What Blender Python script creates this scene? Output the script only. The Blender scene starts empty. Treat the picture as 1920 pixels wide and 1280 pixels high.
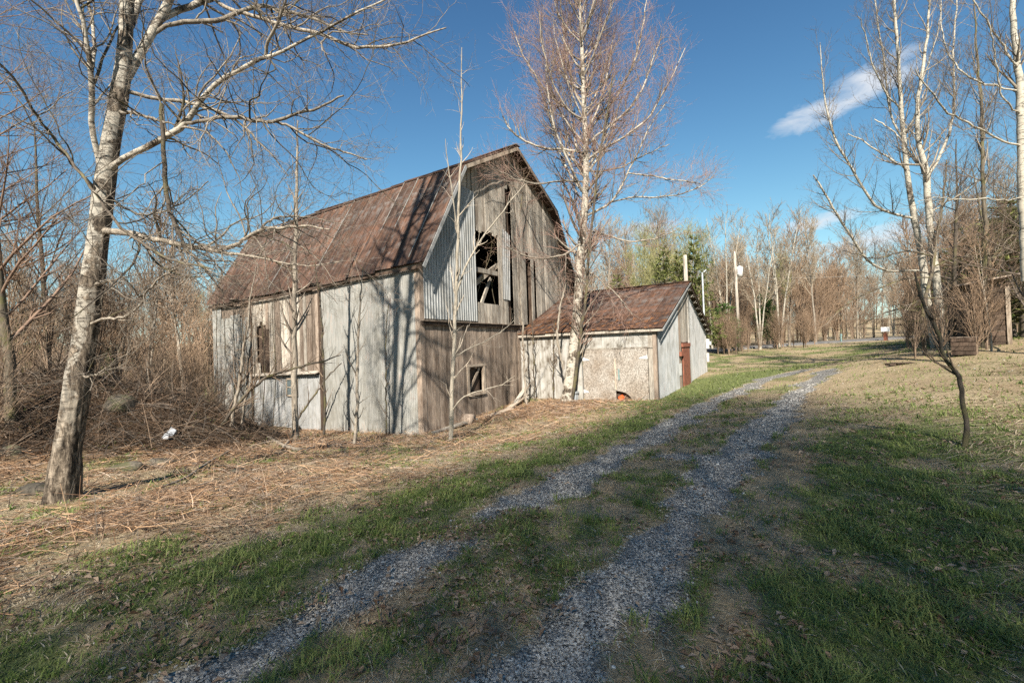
import bpy, math, random
import numpy as np
from mathutils import Vector, Matrix
S = bpy.context.scene
C = S.collection
rad = math.radians
PI = math.pi
# ------------------------------------------------------------------ camera
FPX = 855.0
PITCH, ROLL = 0.0152, 0.034
EYE = np.array([0.0, 0.0, 1.6])
_F = np.array([0, math.cos(PITCH), math.sin(PITCH)])
_U0 = np.array([0, -math.sin(PITCH), math.cos(PITCH)])
_R0 = np.array([1.0, 0, 0])
_R = math.cos(ROLL) * _R0 - math.sin(ROLL) * _U0
_U = math.sin(ROLL) * _R0 + math.cos(ROLL) * _U0
cam = bpy.data.cameras.new('camera')
camo = bpy.data.objects.new('camera', cam)
C.objects.link(camo)
M4 = Matrix(((_R[0], _U[0], -_F[0], EYE[0]), (_R[1], _U[1], -_F[1], EYE[1]), (_R[2], _U[2], -_F[2], EYE[2]), (0, 0, 0, 1)))
camo.matrix_world = M4
cam.sensor_width = 36
cam.lens = FPX / 1920 * 36
cam.clip_end = 3000
cam.clip_start = 0.05
S.camera = camo


def unp(px, py, d):
    return EYE + d * (_F + (px - 960) / FPX * _R + (640 - py) / FPX * _U)


# ------------------------------------------------------------------ world, sun, exposure
SUN_AZ, SUN_EL = rad(189), rad(38)   # azimuth of the sun from +Y clockwise
world = bpy.data.worlds.new('World')
S.world = world
world.use_nodes = True
SKY_STRENGTH = 0.086
SUN_STRENGTH = 4.7
EXPOSURE = 1.4
SKY_GAMMA = 1.55
wn = world.node_tree
wn.nodes.clear()


def node(nt, typ, ins=None, **kw):
    n = nt.nodes.new(typ)
    for k, v in kw.items():
        setattr(n, k, v)
    for k, v in (ins or {}).items():
        s = n.inputs[k]
        if hasattr(v, 'is_output') or isinstance(v, bpy.types.NodeSocket):
            nt.links.new(v, s)
        else:
            s.default_value = v
    return n


def mth(nt, op, a, b=None, clamp=False):
    n = nt.nodes.new('ShaderNodeMath')
    n.operation = op
    n.use_clamp = clamp
    for i, v in enumerate((a, b)):
        if v is None:
            continue
        if isinstance(v, bpy.types.NodeSocket):
            nt.links.new(v, n.inputs[i])
        else:
            n.inputs[i].default_value = v
    return n.outputs[0]


def ramp(nt, fac, stops, interp='LINEAR'):
    n = nt.nodes.new('ShaderNodeValToRGB')
    n.color_ramp.interpolation = interp
    el = n.color_ramp.elements
    while len(el) < len(stops):
        el.new(0.5)
    for e, (p, c) in zip(el, stops):
        e.position = p
        e.color = (c, c, c, 1) if isinstance(c, (int, float)) else (*c, 1)
    nt.links.new(fac, n.inputs[0])
    return n.outputs[0]


def mix(nt, fac, a, b, blend='MIX'):
    n = nt.nodes.new('ShaderNodeMix')
    n.data_type = 'RGBA'
    n.blend_type = blend
    for i, v in ((0, fac), (6, a), (7, b)):
        if isinstance(v, bpy.types.NodeSocket):
            nt.links.new(v, n.inputs[i])
        elif isinstance(v, (tuple, list)):
            n.inputs[i].default_value = (*v[:3], 1)
        else:
            n.inputs[i].default_value = v
    return n.outputs[2]


sky = node(wn, 'ShaderNodeTexSky', sky_type='NISHITA', sun_disc=False, sun_elevation=SUN_EL, sun_rotation=SUN_AZ,
           altitude=300.0, air_density=1.0, dust_density=0.1, ozone_density=3.0)
# clouds: soft patches at fixed sky directions
tc = node(wn, 'ShaderNodeTexCoord')
vdir = tc.outputs['Generated']


def cloud(cx, cy, sx, sy, tilt):
    """elongated wisp centred on the sky direction seen at (cx, cy)"""
    d = unp(cx, cy, 1) - EYE
    d /= np.linalg.norm(d)
    rt = np.cross(d, [0, 0, 1]); rt /= np.linalg.norm(rt)
    up = np.cross(rt, d)
    a = math.cos(tilt) * rt + math.sin(tilt) * up
    b = -math.sin(tilt) * rt + math.cos(tilt) * up

    def dot(v):
        n = wn.nodes.new('ShaderNodeVectorMath'); n.operation = 'DOT_PRODUCT'
        wn.links.new(vdir, n.inputs[0]); n.inputs[1].default_value = tuple(v)
        return n.outputs['Value']
    u = mth(wn, 'DIVIDE', dot(a), sx)
    v = mth(wn, 'DIVIDE', dot(b), sy)
    f = mth(wn, 'GREATER_THAN', dot(d), 0.0)
    r2 = mth(wn, 'ADD', mth(wn, 'MULTIPLY', u, u), mth(wn, 'MULTIPLY', v, v))
    g = mth(wn, 'SUBTRACT', 1.0, r2)
    return mth(wn, 'MULTIPLY', mth(wn, 'MAXIMUM', g, 0.0), f)


cl = [cloud(1590, 178, .145, .036, .28), cloud(1535, 416, .075, .017, .10), cloud(1640, 448, .16, .026, .14),
      cloud(1215, 430, .075, .022, .05), cloud(1100, 455, .05, .016, .1)]
tot = cl[0]
for c_ in cl[1:]:
    tot = mth(wn, 'ADD', tot, c_)
mp = node(wn, 'ShaderNodeMapping', {'Vector': vdir, 'Scale': (1, 1, 2.4), 'Rotation': (0, .3, 0)})
nz = node(wn, 'ShaderNodeTexNoise', {'Vector': mp.outputs[0], 'Scale': 13.0, 'Detail': 9.0, 'Roughness': .62, 'Distortion': .5})
den = mth(wn, 'MULTIPLY', mth(wn, 'SUBTRACT', mth(wn, 'ADD', mth(wn, 'MULTIPLY', tot, 0.8), mth(wn, 'MULTIPLY', nz.outputs[0], 1.7)), 1.06), 1.5, True)
den = mth(wn, 'MULTIPLY', den, mth(wn, 'MULTIPLY', tot, 3.0, True))
KS = SKY_STRENGTH * 2**EXPOSURE
sc1 = mix(wn, 1., sky.outputs[0], (KS, KS, KS), 'MULTIPLY')
gm_ = node(wn, 'ShaderNodeGamma', {'Color': mix(wn, 1., sc1, (.95, .95, .95), 'MULTIPLY'), 'Gamma': SKY_GAMMA})       # deep polarised blue of a clear spring sky
den1 = mix(wn, 1., mix(wn, 1., gm_.outputs[0], (.7, .7, .7), 'MULTIPLY'), (1, 1, 1), 'ADD')
g2 = mix(wn, 1., gm_.outputs[0], den1, 'DIVIDE')
g3 = mix(wn, 1., g2, (1.12 / KS, 1.32 / KS, 1.20 / KS), 'MULTIPLY')
skyc = mix(wn, mth(wn, 'MULTIPLY', den, .85), g3, (.82 / KS, .86 / KS, .92 / KS))
bg = node(wn, 'ShaderNodeBackground', {'Color': skyc, 'Strength': SKY_STRENGTH})
wo = node(wn, 'ShaderNodeOutputWorld', {'Surface': bg.outputs[0]})

sl = bpy.data.lights.new('sun', 'SUN')
sl.energy = SUN_STRENGTH
sl.angle = rad(0.7)
sl.color = (1.0, .91, .78)
so = bpy.data.objects.new('sun', sl)
C.objects.link(so)
sdir = Vector((math.sin(SUN_AZ) * math.cos(SUN_EL), math.cos(SUN_AZ) * math.cos(SUN_EL), math.sin(SUN_EL)))
so.rotation_euler = sdir.to_track_quat('Z', 'Y').to_euler()
so.location = sdir * 40
S.view_settings.view_transform = 'Standard'
S.view_settings.look = 'None'
S.view_settings.exposure = EXPOSURE
S.view_settings.gamma = 1
S.view_settings.use_curve_mapping = False
S.cycles.max_bounces = 5
S.cycles.diffuse_bounces = 3
S.cycles.glossy_bounces = 2
S.cycles.transparent_max_bounces = 8
S.cycles.use_denoising = False

# ------------------------------------------------------------------ mesh helpers
rng = np.random.default_rng(7)
random.seed(5)


def mk_mesh(name, V, Q=None, T=None, mats=(), smooth=True, cols=None):
    """mesh from arrays of vertices, quads and triangles"""
    V = np.asarray(V, np.float32).reshape(-1, 3)
    Q = np.zeros((0, 4), np.int32) if Q is None or len(Q) == 0 else np.asarray(Q, np.int32)
    T = np.zeros((0, 3), np.int32) if T is None or len(T) == 0 else np.asarray(T, np.int32)
    me = bpy.data.meshes.new(name)
    me.vertices.add(len(V))
    me.vertices.foreach_set('co', V.ravel())
    nl = Q.size + T.size
    me.loops.add(nl)
    me.loops.foreach_set('vertex_index', np.concatenate([Q.ravel(), T.ravel()]))
    npoly = len(Q) + len(T)
    me.polygons.add(npoly)
    ls = np.concatenate([np.arange(len(Q)) * 4, Q.size + np.arange(len(T)) * 3]).astype(np.int32)
    me.polygons.foreach_set('loop_start', ls)
    me.update(calc_edges=True)
    me.polygons.foreach_set('use_smooth', np.full(npoly, smooth, dtype=bool))
    if cols is not None:
        at = me.color_attributes.new('col', 'FLOAT_COLOR', 'POINT')
        at.data.foreach_set('color', np.asarray(cols, np.float32).ravel())
    for m in (mats if isinstance(mats, (list, tuple)) else [mats]):
        me.materials.append(m)
    return me


def link(name, me, parent=None, loc=None, rot=None):
    o = bpy.data.objects.new(name, me)
    C.objects.link(o)
    if parent is not None:
        o.parent = parent
    if loc is not None:
        o.location = loc
    if rot is not None:
        o.rotation_euler = rot
    return o


def tag(o, label=None, cat=None, group=None, kind=None):
    if label: o['label'] = label
    if cat: o['category'] = cat
    if group: o['group'] = group
    if kind: o['kind'] = kind
    return o


def empty(name, loc=(0, 0, 0), rz=0, label=None, cat=None, group=None):
    o = bpy.data.objects.new(name, None)
    C.objects.link(o)
    o.location = loc
    o.rotation_euler = (0, 0, rz)
    return tag(o, label, cat, group)


def copy_tree(o, parent=None):
    c = o.copy()
    C.objects.link(c)
    if parent is not None:
        c.parent = parent
    for ch in o.children:
        copy_tree(ch, c)
    return c


BOXQ = [(0, 3, 2, 1), (4, 5, 6, 7), (0, 1, 5, 4), (1, 2, 6, 5), (2, 3, 7, 6), (3, 0, 4, 7)]


def box_v(x0, x1, y0, y1, z0, z1):
    return [(x0, y0, z0), (x1, y0, z0), (x1, y1, z0), (x0, y1, z0), (x0, y0, z1), (x1, y0, z1), (x1, y1, z1), (x0, y1, z1)]


class MB:
    """collects boxes, bars and prisms and links them as one mesh"""
    def __init__(s): s.v = []; s.q = []; s.t = []

    def add(s, v, q=(), t=()):
        n = len(s.v); s.v += [tuple(p) for p in v]
        s.q += [tuple(i + n for i in f) for f in q]; s.t += [tuple(i + n for i in f) for f in t]
        return s

    def box(s, *a): return s.add(box_v(*a), BOXQ)

    def bar(s, a, b, w, h, upv=(0, 0, 1)):
        a = Vector(a); b = Vector(b); d = (b - a).normalized()
        sd = d.cross(Vector(upv))
        if sd.length < 1e-4: sd = d.cross(Vector((1, 0, 0)))
        sd.normalize(); u = sd.cross(d)
        c = [(-1, -1), (1, -1), (1, 1), (-1, 1)]
        v = [a + sd * (i * w / 2) + u * (j * h / 2) for i, j in c] + [b + sd * (i * w / 2) + u * (j * h / 2) for i, j in c]
        return s.add(v, BOXQ)

    def prism(s, poly, y0, y1):
        """poly of (x, z) extruded from y0 to y1"""
        n = len(poly)
        v = [(p[0], y0, p[1]) for p in poly] + [(p[0], y1, p[1]) for p in poly]
        q = [(i, (i + 1) % n, (i + 1) % n + n, i + n) for i in range(n)]
        t = [(0, i + 1, i) for i in range(1, n - 1)] + [(n, n + i, n + i + 1) for i in range(1, n - 1)]
        return s.add(v, q, t)

    def build(s, name, mat, parent=None, smooth=False, loc=None, rot=None):
        return link(name, mk_mesh(name, s.v, s.q, s.t, mat, smooth), parent, loc, rot)


def cyl(mb, a, b, r0, r1, n=12, cap=True):
    a = Vector(a); b = Vector(b); d = (b - a).normalized()
    sd = d.orthogonal().normalized(); u = d.cross(sd)
    v = []
    for p, r in ((a, r0), (b, r1)):
        v += [p + sd * (r * math.cos(2 * PI * i / n)) + u * (r * math.sin(2 * PI * i / n)) for i in range(n)]
    q = [(i, (i + 1) % n, (i + 1) % n + n, i + n) for i in range(n)]
    t = []
    if cap:
        t = [(0, i + 1, i) for i in range(1, n - 1)] + [(n, n + i, n + i + 1) for i in range(1, n - 1)]
    return mb.add(v, q, t)


# ---- tubes along polylines, all at once
def nrm(a):
    return a / np.maximum(np.linalg.norm(a, axis=-1, keepdims=True), 1e-9)


def tubes(P, R, sides):
    """P (N,K,3), R (N,K) -> V, Q"""
    N, K, _ = P.shape
    T = nrm(np.gradient(P, axis=1))
    ref = nrm(np.cross(T.mean(axis=1), rng.normal(size=(N, 3))))[:, None, :]
    u = nrm(ref - (ref * T).sum(-1, keepdims=True) * T)
    v = np.cross(T, u)
    an = np.arange(sides) * 2 * PI / sides
    V = P[:, :, None, :] + R[:, :, None, None] * (u[:, :, None, :] * np.cos(an)[None, None, :, None] + v[:, :, None, :] * np.sin(an)[None, None, :, None])
    base = (np.arange(N) * K * sides)[:, None, None] + (np.arange(K - 1) * sides)[None, :, None]
    j = np.arange(sides)[None, None, :]
    jn = (j + 1) % sides
    Q = np.stack([base + j, base + jn, base + sides + jn, base + sides + j], -1).reshape(-1, 4)
    return V.reshape(-1, 3), Q


def cat(parts):
    Vs, Qs, n = [], [], 0
    for V, Q in parts:
        Vs.append(V); Qs.append(Q + n); n += len(V)
    return np.concatenate(Vs), np.concatenate(Qs)


def resample(pts, rr, K):
    pts = np.asarray(pts, float); rr = np.asarray(rr, float)
    # smooth catmull-ish by dense linear + blur
    d = np.r_[0, np.cumsum(np.linalg.norm(np.diff(pts, axis=0), axis=1))]
    t = np.linspace(0, d[-1], K)
    P = np.stack([np.interp(t, d, pts[:, i]) for i in range(3)], 1)
    R = np.interp(t, d, rr)
    if K > 6:
        P[1:-1] = .25 * P[:-2] + .5 * P[1:-1] + .25 * P[2:]
    return P, R


def kids(P, R, per_m=None, n=None, f0=.2, f1=1., ln=(.5, 1.), taper=.5, ang=(35, 65), up=.1, wig=.12, K=6, rr=.55, rmax=None, rend=.25, rel=True, rg=None, rmin=.0015, side=None):
    """children of every polyline: vectorised"""
    rg = rg or rng
    N, KP, _ = P.shape
    seg = np.linalg.norm(np.diff(P, axis=1), axis=2)
    L = seg.sum(1)
    if n is not None:
        cnt = np.full(N, n)
    else:
        e = L * per_m
        cnt = np.floor(e + rg.random(N)).astype(int)
    idx = np.repeat(np.arange(N), cnt)
    m = len(idx)
    if m == 0:
        return np.zeros((0, K, 3)), np.zeros((0, K))
    f = f0 + (f1 - f0) * rg.random(m)
    x = f * (KP - 1)
    i0 = np.minimum(x.astype(int), KP - 2)
    w = (x - i0)[:, None]
    p = P[idx, i0] * (1 - w) + P[idx, i0 + 1] * w
    t = nrm(P[idx, i0 + 1] - P[idx, i0])
    r = R[idx, i0] * (1 - w[:, 0]) + R[idx, i0 + 1] * w[:, 0]
    a = np.radians(ang[0] + (ang[1] - ang[0]) * rg.random(m))[:, None]
    q = rg.normal(size=(m, 3))
    q = nrm(q - (q * t).sum(-1, keepdims=True) * t)
    if side is not None:
        q = nrm(q * np.array([1, 1, side]))
    d = nrm(t * np.cos(a) + q * np.sin(a))
    ll = (ln[0] + (ln[1] - ln[0]) * rg.random(m)) * (1 - taper * (f - f0) / max(f1 - f0, 1e-6))
    if rel:
        ll = ll * L[idx]
    r0 = np.maximum(r * rr * (.7 + .5 * rg.random(m)), rmin)
    if rmax: r0 = np.minimum(r0, rmax)
    step = (ll / (K - 1))[:, None]
    pts = [p]
    for k in range(K - 1):
        d = nrm(d + rg.normal(size=(m, 3)) * wig + np.array([0, 0, up]))
        p = p + d * step
        pts.append(p)
    PP = np.stack(pts, 1)
    RR = r0[:, None] * (1 - (1 - rend) * np.linspace(0, 1, K))[None, :]
    return PP, np.maximum(RR, rmin * .6)


# ------------------------------------------------------------------ terrain
CP = np.array([(0, 0, 0), (3, 1, .02), (-3, 1, -.02), (0, -10, .1), (-10, -6, 0), (10, -6, .2), (-3, 2.7, -.03), (-1.8, 4.9, -.12), (.4, 7.8, -.25),
               (-6.2, 6.3, -.27), (-2.8, 14, -.95), (-8.2, 17.4, -1.17), (-13.6, 20.85, -1.16), (-4, 10, -.6), (.3, 18.6, -.5), (-1.3, 16.4, -.78),
               (5.04, 15.9, -.37), (10.07, 24.2, .0), (6.6, 11.2, -.05), (11, 18, 0.0), (16.7, 25, .12), (17.5, 18.5, 1.05), (9.5, 10, .33), (6.4, 6.44, .1),
               (13, 8, .6), (22, 13, 1.3), (28, 22, 1.6), (23, 45, .62), (42.6, 52, 1.1), (15, 60, .8), (0, 50, -.2), (0, 35, -.5), (-20, 30, -1.0),
               (-30, 20, -.8), (-9, 4, -.2), (-14, 7, -.1), (-30, 50, -.8), (-50, 30, -.5), (40, 30, 1.7), (60, 60, 1.4), (30, 75, 1.2), (-10, 80, .2), (3, 12, -.35),
               (30, 0, 1.0), (-30, -10, 0), (0, -40, .3), (30, -40, .5), (90, 40, 1.8), (-80, 60, -.2)], float)


def _tps_fit(c):
    X = c[:, :2]
    r = np.linalg.norm(X[:, None] - X[None], axis=2)
    K = np.where(r > 0, r * r * np.log(r + 1e-12), 0) + np.eye(len(c)) * .5
    Pm = np.c_[np.ones(len(c)), X]
    A = np.block([[K, Pm], [Pm.T, np.zeros((3, 3))]])
    return np.linalg.solve(A, np.r_[c[:, 2], 0, 0, 0])


_W = _tps_fit(CP)


def sstep(a, b, x):
    t = np.clip((x - a) / (b - a), 0, 1)
    return t * t * (3 - 2 * t)




def height(x, y):
    x = np.asarray(x, float); y = np.asarray(y, float)
    shp = np.broadcast(x, y).shape
    x = np.broadcast_to(x, shp).ravel(); y = np.broadcast_to(y, shp).ravel()
    rr = np.hypot(x, y)
    s = np.where(rr > 85, 85 / np.maximum(rr, 1e-6), 1)
    xs, ys = x * s, y * s
    z = np.full(len(xs), _W[-3]) + _W[-2] * xs + _W[-1] * ys
    for i in range(len(CP)):
        r2 = (xs - CP[i, 0])**2 + (ys - CP[i, 1])**2
        z += _W[i] * .5 * r2 * np.log(r2 + 1e-12)
    # brush-covered bank behind the big birch
    z += 1.9 * np.exp(-(((xs + 11.3) / 3.1)**2 + ((ys - 11.4) / 2.3)**2)) + .62 * np.exp(-(((xs + 8.1) / 1.3)**2 + ((ys - 11.9) / 1.6)**2))
    # wheel tracks are pressed in a little further down; small bumps
    z += .018 * np.sin(x * 2.3 + 1.3 * np.sin(y * 1.1)) * np.cos(y * 1.9 + x * .7) + .012 * np.sin(x * 6.1 + y * 2.2) * np.sin(y * 5.3 - x * 1.7)
    z += np.where(rr > 100, 6 * sstep(100, 210, rr), 0) + np.where(rr > 200, (rr - 200) * .03, 0)
    return z.reshape(shp)


def H(x, y):
    return float(height(x, y))


def g2w(px, py):
    d = unp(px, py, 1) - EYE
    t = np.geomspace(1.2, 150, 900)
    P = EYE + t[:, None] * d
    hz = height(P[:, 0], P[:, 1])
    k = np.argmax(P[:, 2] < hz)
    if P[k, 2] >= hz[k]: k = len(t) - 1
    return P[k]


# driveway tracks (world polylines read off where they lie on the ground)
TL = np.array([g2w(*p)[:2] for p in [(150, 1400), (380, 1268), (560, 1165), (760, 1062), (930, 968), (1090, 890), (1230, 812), (1340, 752), (1430, 714), (1500, 694)]])
TR = np.array([g2w(*p)[:2] for p in [(920, 1400), (1035, 1270), (1130, 1140), (1225, 1035), (1310, 930), (1385, 850), (1445, 785), (1505, 727), (1550, 696)]])
SHADE_EDGE = None


def dist_poly(x, y, poly):
    d = np.full(np.shape(x), 1e9)
    for a, b in zip(poly[:-1], poly[1:]):
        ab = b - a
        t = np.clip(((x - a[0]) * ab[0] + (y - a[1]) * ab[1]) / (ab @ ab), 0, 1)
        d = np.minimum(d, np.hypot(x - a[0] - t * ab[0], y - a[1] - t * ab[1]))
    return d


def signed_left(x, y, poly):
    """positive on the left (barn) side of the polyline"""
    best = np.full(np.shape(x), 1e9); sg = np.zeros(np.shape(x))
    for a, b in zip(poly[:-1], poly[1:]):
        ab = b - a
        t = np.clip(((x - a[0]) * ab[0] + (y - a[1]) * ab[1]) / (ab @ ab), 0, 1)
        d = np.hypot(x - a[0] - t * ab[0], y - a[1] - t * ab[1])
        cr = ab[0] * (y - a[1]) - ab[1] * (x - a[0])
        m = d < best
        best = np.where(m, d, best); sg = np.where(m, np.sign(cr), sg)
    return best * sg


def vnoise(x, y, sc, seed=0):
    """cheap smooth noise 0..1"""
    r = np.random.default_rng(seed)
    G = r.random((64, 64))
    u = x / sc; v = y / sc
    i = np.floor(u).astype(int); j = np.floor(v).astype(int)
    fu = u - i; fv = v - j
    fu = fu * fu * (3 - 2 * fu); fv = fv * fv * (3 - 2 * fv)
    g = lambda a, b: G[a % 64, b % 64]
    return (g(i, j) * (1 - fu) + g(i + 1, j) * fu) * (1 - fv) + (g(i, j + 1) * (1 - fu) + g(i + 1, j + 1) * fu) * fv


def fbm(x, y, sc, seed=0, o=4):
    s = 0; a = .5; t = 0
    for k in range(o):
        s = s + a * vnoise(x + 13.7 * k, y - 7.1 * k, sc / 2**k, seed + k); t += a; a *= .55
    return s / t


SAND = np.array([g2w(*p)[:2] for p in [(850, 1000), (985, 962)]])
BLOB = np.array([g2w(*p)[:2] for p in [(1255, 858), (1390, 855)]])


def masks(x, y):
    """gravel, green, dry straw, orange litter, sand"""
    n = fbm(x, y, .55, 3)
    dl = dist_poly(x, y, TL); dr = dist_poly(x, y, TR)
    far = sstep(9, 24, np.hypot(x, y))
    edge = (n - .5) * .7
    db = dist_poly(x, y, BLOB)
    grav = 1 - sstep(.20, .44, .06 * (1 - sstep(3.5, 7, np.hypot(x, y))) + np.minimum(np.minimum(dl, dr), db + .05) + edge)
    grav *= (1 - .75 * sstep(22, 30, np.hypot(x, y)))
    sand = (1 - sstep(.12, .42, dist_poly(x, y, SAND) + edge * .6))
    grav = grav * (1 - .85 * sand)
    sl_ = signed_left(x, y, TL)            # >0 barn side
    nn = fbm(x, y, 1.7, 11)
    n2 = fbm(x, y, .8, 21)
    n3 = fbm(x, y, .35, 51)
    verge = sstep(.3, .7, sl_ + (n - .5)) * (1 - sstep(1.2, 2.5, sl_ + (nn - .5) * 2.2 + (n3 - .5) * 1.2)) * (.35 + .65 * sstep(.36, .52, n3))
    fard = np.hypot(x, y)
    verge_far = sstep(.3, .7, sl_) * (1 - sstep(1.5, 4.5, sl_ + (nn - .5) * 2)) * sstep(12, 16, fard)
    rs = -signed_left(x, y, TR)            # >0 right side
    right = sstep(.5, 1.1, rs + (n - .5)) * (1 - .6 * sstep(4.5, 7.5, rs + (nn - .5) * 3)) * (.25 + .75 * sstep(.34, .56, .55 * n2 + .45 * n3 + .12 * (nn - .5))) * (1 - .6 * sstep(8, 12, fard))
    mid = (1 - sstep(.9, 1.0, dl + dr - 1.7)) * .6 * sstep(.38, .58, .5 * n2 + .5 * n3)
    farfield = sstep(22, 30, fard) * (1 - sstep(46, 54, fard)) * sstep(.3, .6, nn) * .8
    green = np.clip(np.maximum(np.maximum(verge, verge_far), np.maximum(right, np.maximum(mid, farfield))), 0, 1)
    left = sstep(1.2, 2.2, sl_ + (nn - .5) * 1.6)
    green = np.maximum(green, left * .55 * sstep(.50, .68, n2))
    lf = sstep(-1.0, -4.0, x - (y - 8) * .25 + (nn - .5) * 3)
    litter = left * (1 - sstep(16, 26, fard)) * (.06 + .22 * sstep(.45, .6, fbm(x, y, 1.3, 31)) + .62 * lf * sstep(.3, .5, fbm(x, y, 2.0, 37)))
    litter = np.maximum(litter, np.exp(-(((x - 1.2) / 3.2)**2 + ((y - 16.2) / 2.0)**2)))
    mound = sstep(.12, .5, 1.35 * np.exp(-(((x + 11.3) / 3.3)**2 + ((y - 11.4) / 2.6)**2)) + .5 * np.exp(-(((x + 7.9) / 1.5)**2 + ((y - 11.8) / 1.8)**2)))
    return grav, green, litter, sand, mound


# ------------------------------------------------------------------ materials
def new_mat(name):
    m = bpy.data.materials.new(name)
    m.use_nodes = True
    nt = m.node_tree
    nt.nodes.clear()
    out = nt.nodes.new('ShaderNodeOutputMaterial')
    b = nt.nodes.new('ShaderNodeBsdfPrincipled')
    b.inputs['Roughness'].default_value = .85
    b.inputs['Specular IOR Level'].default_value = .25
    nt.links.new(b.outputs[0], out.inputs[0])
    return m, nt, b


def coords(nt, scale=(1, 1, 1), rand=True, rot=(0, 0, 0)):
    t = nt.nodes.new('ShaderNodeTexCoord')
    v = t.outputs['Object']
    oi = nt.nodes.new('ShaderNodeObjectInfo')
    if rand:
        add = nt.nodes.new('ShaderNodeVectorMath'); add.operation = 'MULTIPLY_ADD'
        comb = nt.nodes.new('ShaderNodeCombineXYZ')
        for i in range(3): nt.links.new(oi.outputs['Random'], comb.inputs[i])
        nt.links.new(comb.outputs[0], add.inputs[0])
        add.inputs[1].default_value = (37, 53, 71)
        nt.links.new(v, add.inputs[2])
        v = add.outputs[0]
    mp = node(nt, 'ShaderNodeMapping', {'Vector': v, 'Scale': scale, 'Rotation': rot})
    return mp.outputs[0], oi.outputs['Random']


def noise(nt, vec, scale, detail=5, rough=.6, dist=0.):
    return node(nt, 'ShaderNodeTexNoise', {'Vector': vec, 'Scale': scale, 'Detail': detail, 'Roughness': rough, 'Distortion': dist}).outputs[0]


def bump(nt, b, h, strength=.5, dist=.01):
    n = node(nt, 'ShaderNodeBump', {'Height': h, 'Strength': strength, 'Distance': dist})
    nt.links.new(n.outputs[0], b.inputs['Normal'])


def wood(name, c1, c2, c3, grain=26, var=.35):
    m, nt, b = new_mat(name)
    v, r = coords(nt, (1, 1, .055))
    g = noise(nt, v, grain * 2.2, 8, .7)
    v2, _ = coords(nt, (1, 1, .22))
    big = noise(nt, v2, 3.2, 6, .65, .4)
    col = ramp(nt, g, [(.30, c1), (.5, c2), (.68, c3)])
    st = ramp(nt, big, [(.36, (.36, .31, .27)), (.52, (.95, .95, .95)), (.7, (1.2, 1.17, 1.1))])
    col = mix(nt, .8, col, st, 'MULTIPLY')
    tone = ramp(nt, r, [(0, 1 - var), (1, 1 + var * .5)])
    col = mix(nt, 1., col, tone, 'MULTIPLY')
    # knots and cracks
    vk, _ = coords(nt, (1, 1, .4))
    kn = node(nt, 'ShaderNodeTexVoronoi', {'Vector': vk, 'Scale': 3.1})
    kk = ramp(nt, kn.outputs[0], [(0.05, .25), (.11, 1.)])
    col = mix(nt, .7, col, kk, 'MULTIPLY')
    nt.links.new(col, b.inputs['Base Color'])
    bump(nt, b, g, .6, .012)
    return m


def metal(name, c1, c2, rust=(.20, .085, .04), rust_amt=.5, rough=.5, met=.35, base_rust=True):
    m, nt, b = new_mat(name)
    v, r = coords(nt, (1, 1, .12))
    st = noise(nt, v, 14, 7, .65)
    v2, _ = coords(nt, (1, 1, .6))
    sp = noise(nt, v2, 2.2, 7, .6, .2)
    col = ramp(nt, st, [(.3, c1), (.7, c2)])
    dirt = ramp(nt, sp, [(.38, (.62, .59, .54)), (.58, (1, 1, 1))])
    col = mix(nt, .7, col, dirt, 'MULTIPLY')
    rm = mth(nt, 'MULTIPLY', st, sp)
    rm = ramp(nt, rm, [(.30, 0.), (.42, 1.)])
    col = mix(nt, mth(nt, 'MULTIPLY', rm, rust_amt), col, rust)
    tone = ramp(nt, r, [(0, .84), (1, 1.08)])
    col = mix(nt, 1., col, tone, 'MULTIPLY')
    nt.links.new(col, b.inputs['Base Color'])
    b.inputs['Metallic'].default_value = met
    b.inputs['Roughness'].default_value = rough
    b.inputs['Specular IOR Level'].default_value = .4
    bump(nt, b, sp, .15, .01)
    return m


def roofmat(name, moss=0.):
    m, nt, b = new_mat(name)
    v, r = coords(nt, (.10, 1, 1))
    st = noise(nt, v, 8, 8, .68, .3)
    v2, _ = coords(nt, (1, 1, 1), rand=False)
    sp = noise(nt, v2, .8, 8, .65, .5)
    col = ramp(nt, st, [(.30, (.028, .022, .021)), (.44, (.060, .038, .028)), (.57, (.105, .058, .038)), (.74, (.165, .125, .098))])
    c2 = ramp(nt, sp, [(.33, (.42, .42, .47)), (.5, (.95, .9, .88)), (.68, (1.45, 1.22, 1.12))])
    col = mix(nt, .85, col, c2, 'MULTIPLY')
    gp = ramp(nt, noise(nt, v2, 1.7, 8, .7, .8), [(.5, 0.), (.66, .75)])
    col = mix(nt, gp, col, (.135, .125, .118))
    tone = ramp(nt, r, [(0, .62), (.5, 1.), (1, 1.3)])
    col = mix(nt, 1., col, tone, 'MULTIPLY')
    if moss:
        g = nt.nodes.new('ShaderNodeNewGeometry')
        f = noise(nt, v2, 2.3, 8, .7)
        tcn = nt.nodes.new('ShaderNodeTexCoord')
        f = ramp(nt, f, [(.50, 0.), (.62, 1.)])
        sx_ = node(nt, 'ShaderNodeSeparateXYZ', {'Vector': v2})
        near_ = ramp(nt, mth(nt, 'MULTIPLY', sx_.outputs[0], .25), [(.1, 1.), (.55, .12)])
        col = mix(nt, mth(nt, 'MULTIPLY', mth(nt, 'MULTIPLY', f, moss), near_), col, (.30, .13, .045))
    nt.links.new(col, b.inputs['Base Color'])
    b.inputs['Roughness'].default_value = .7
    bump(nt, b, st, .3, .01)
    return m


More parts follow.
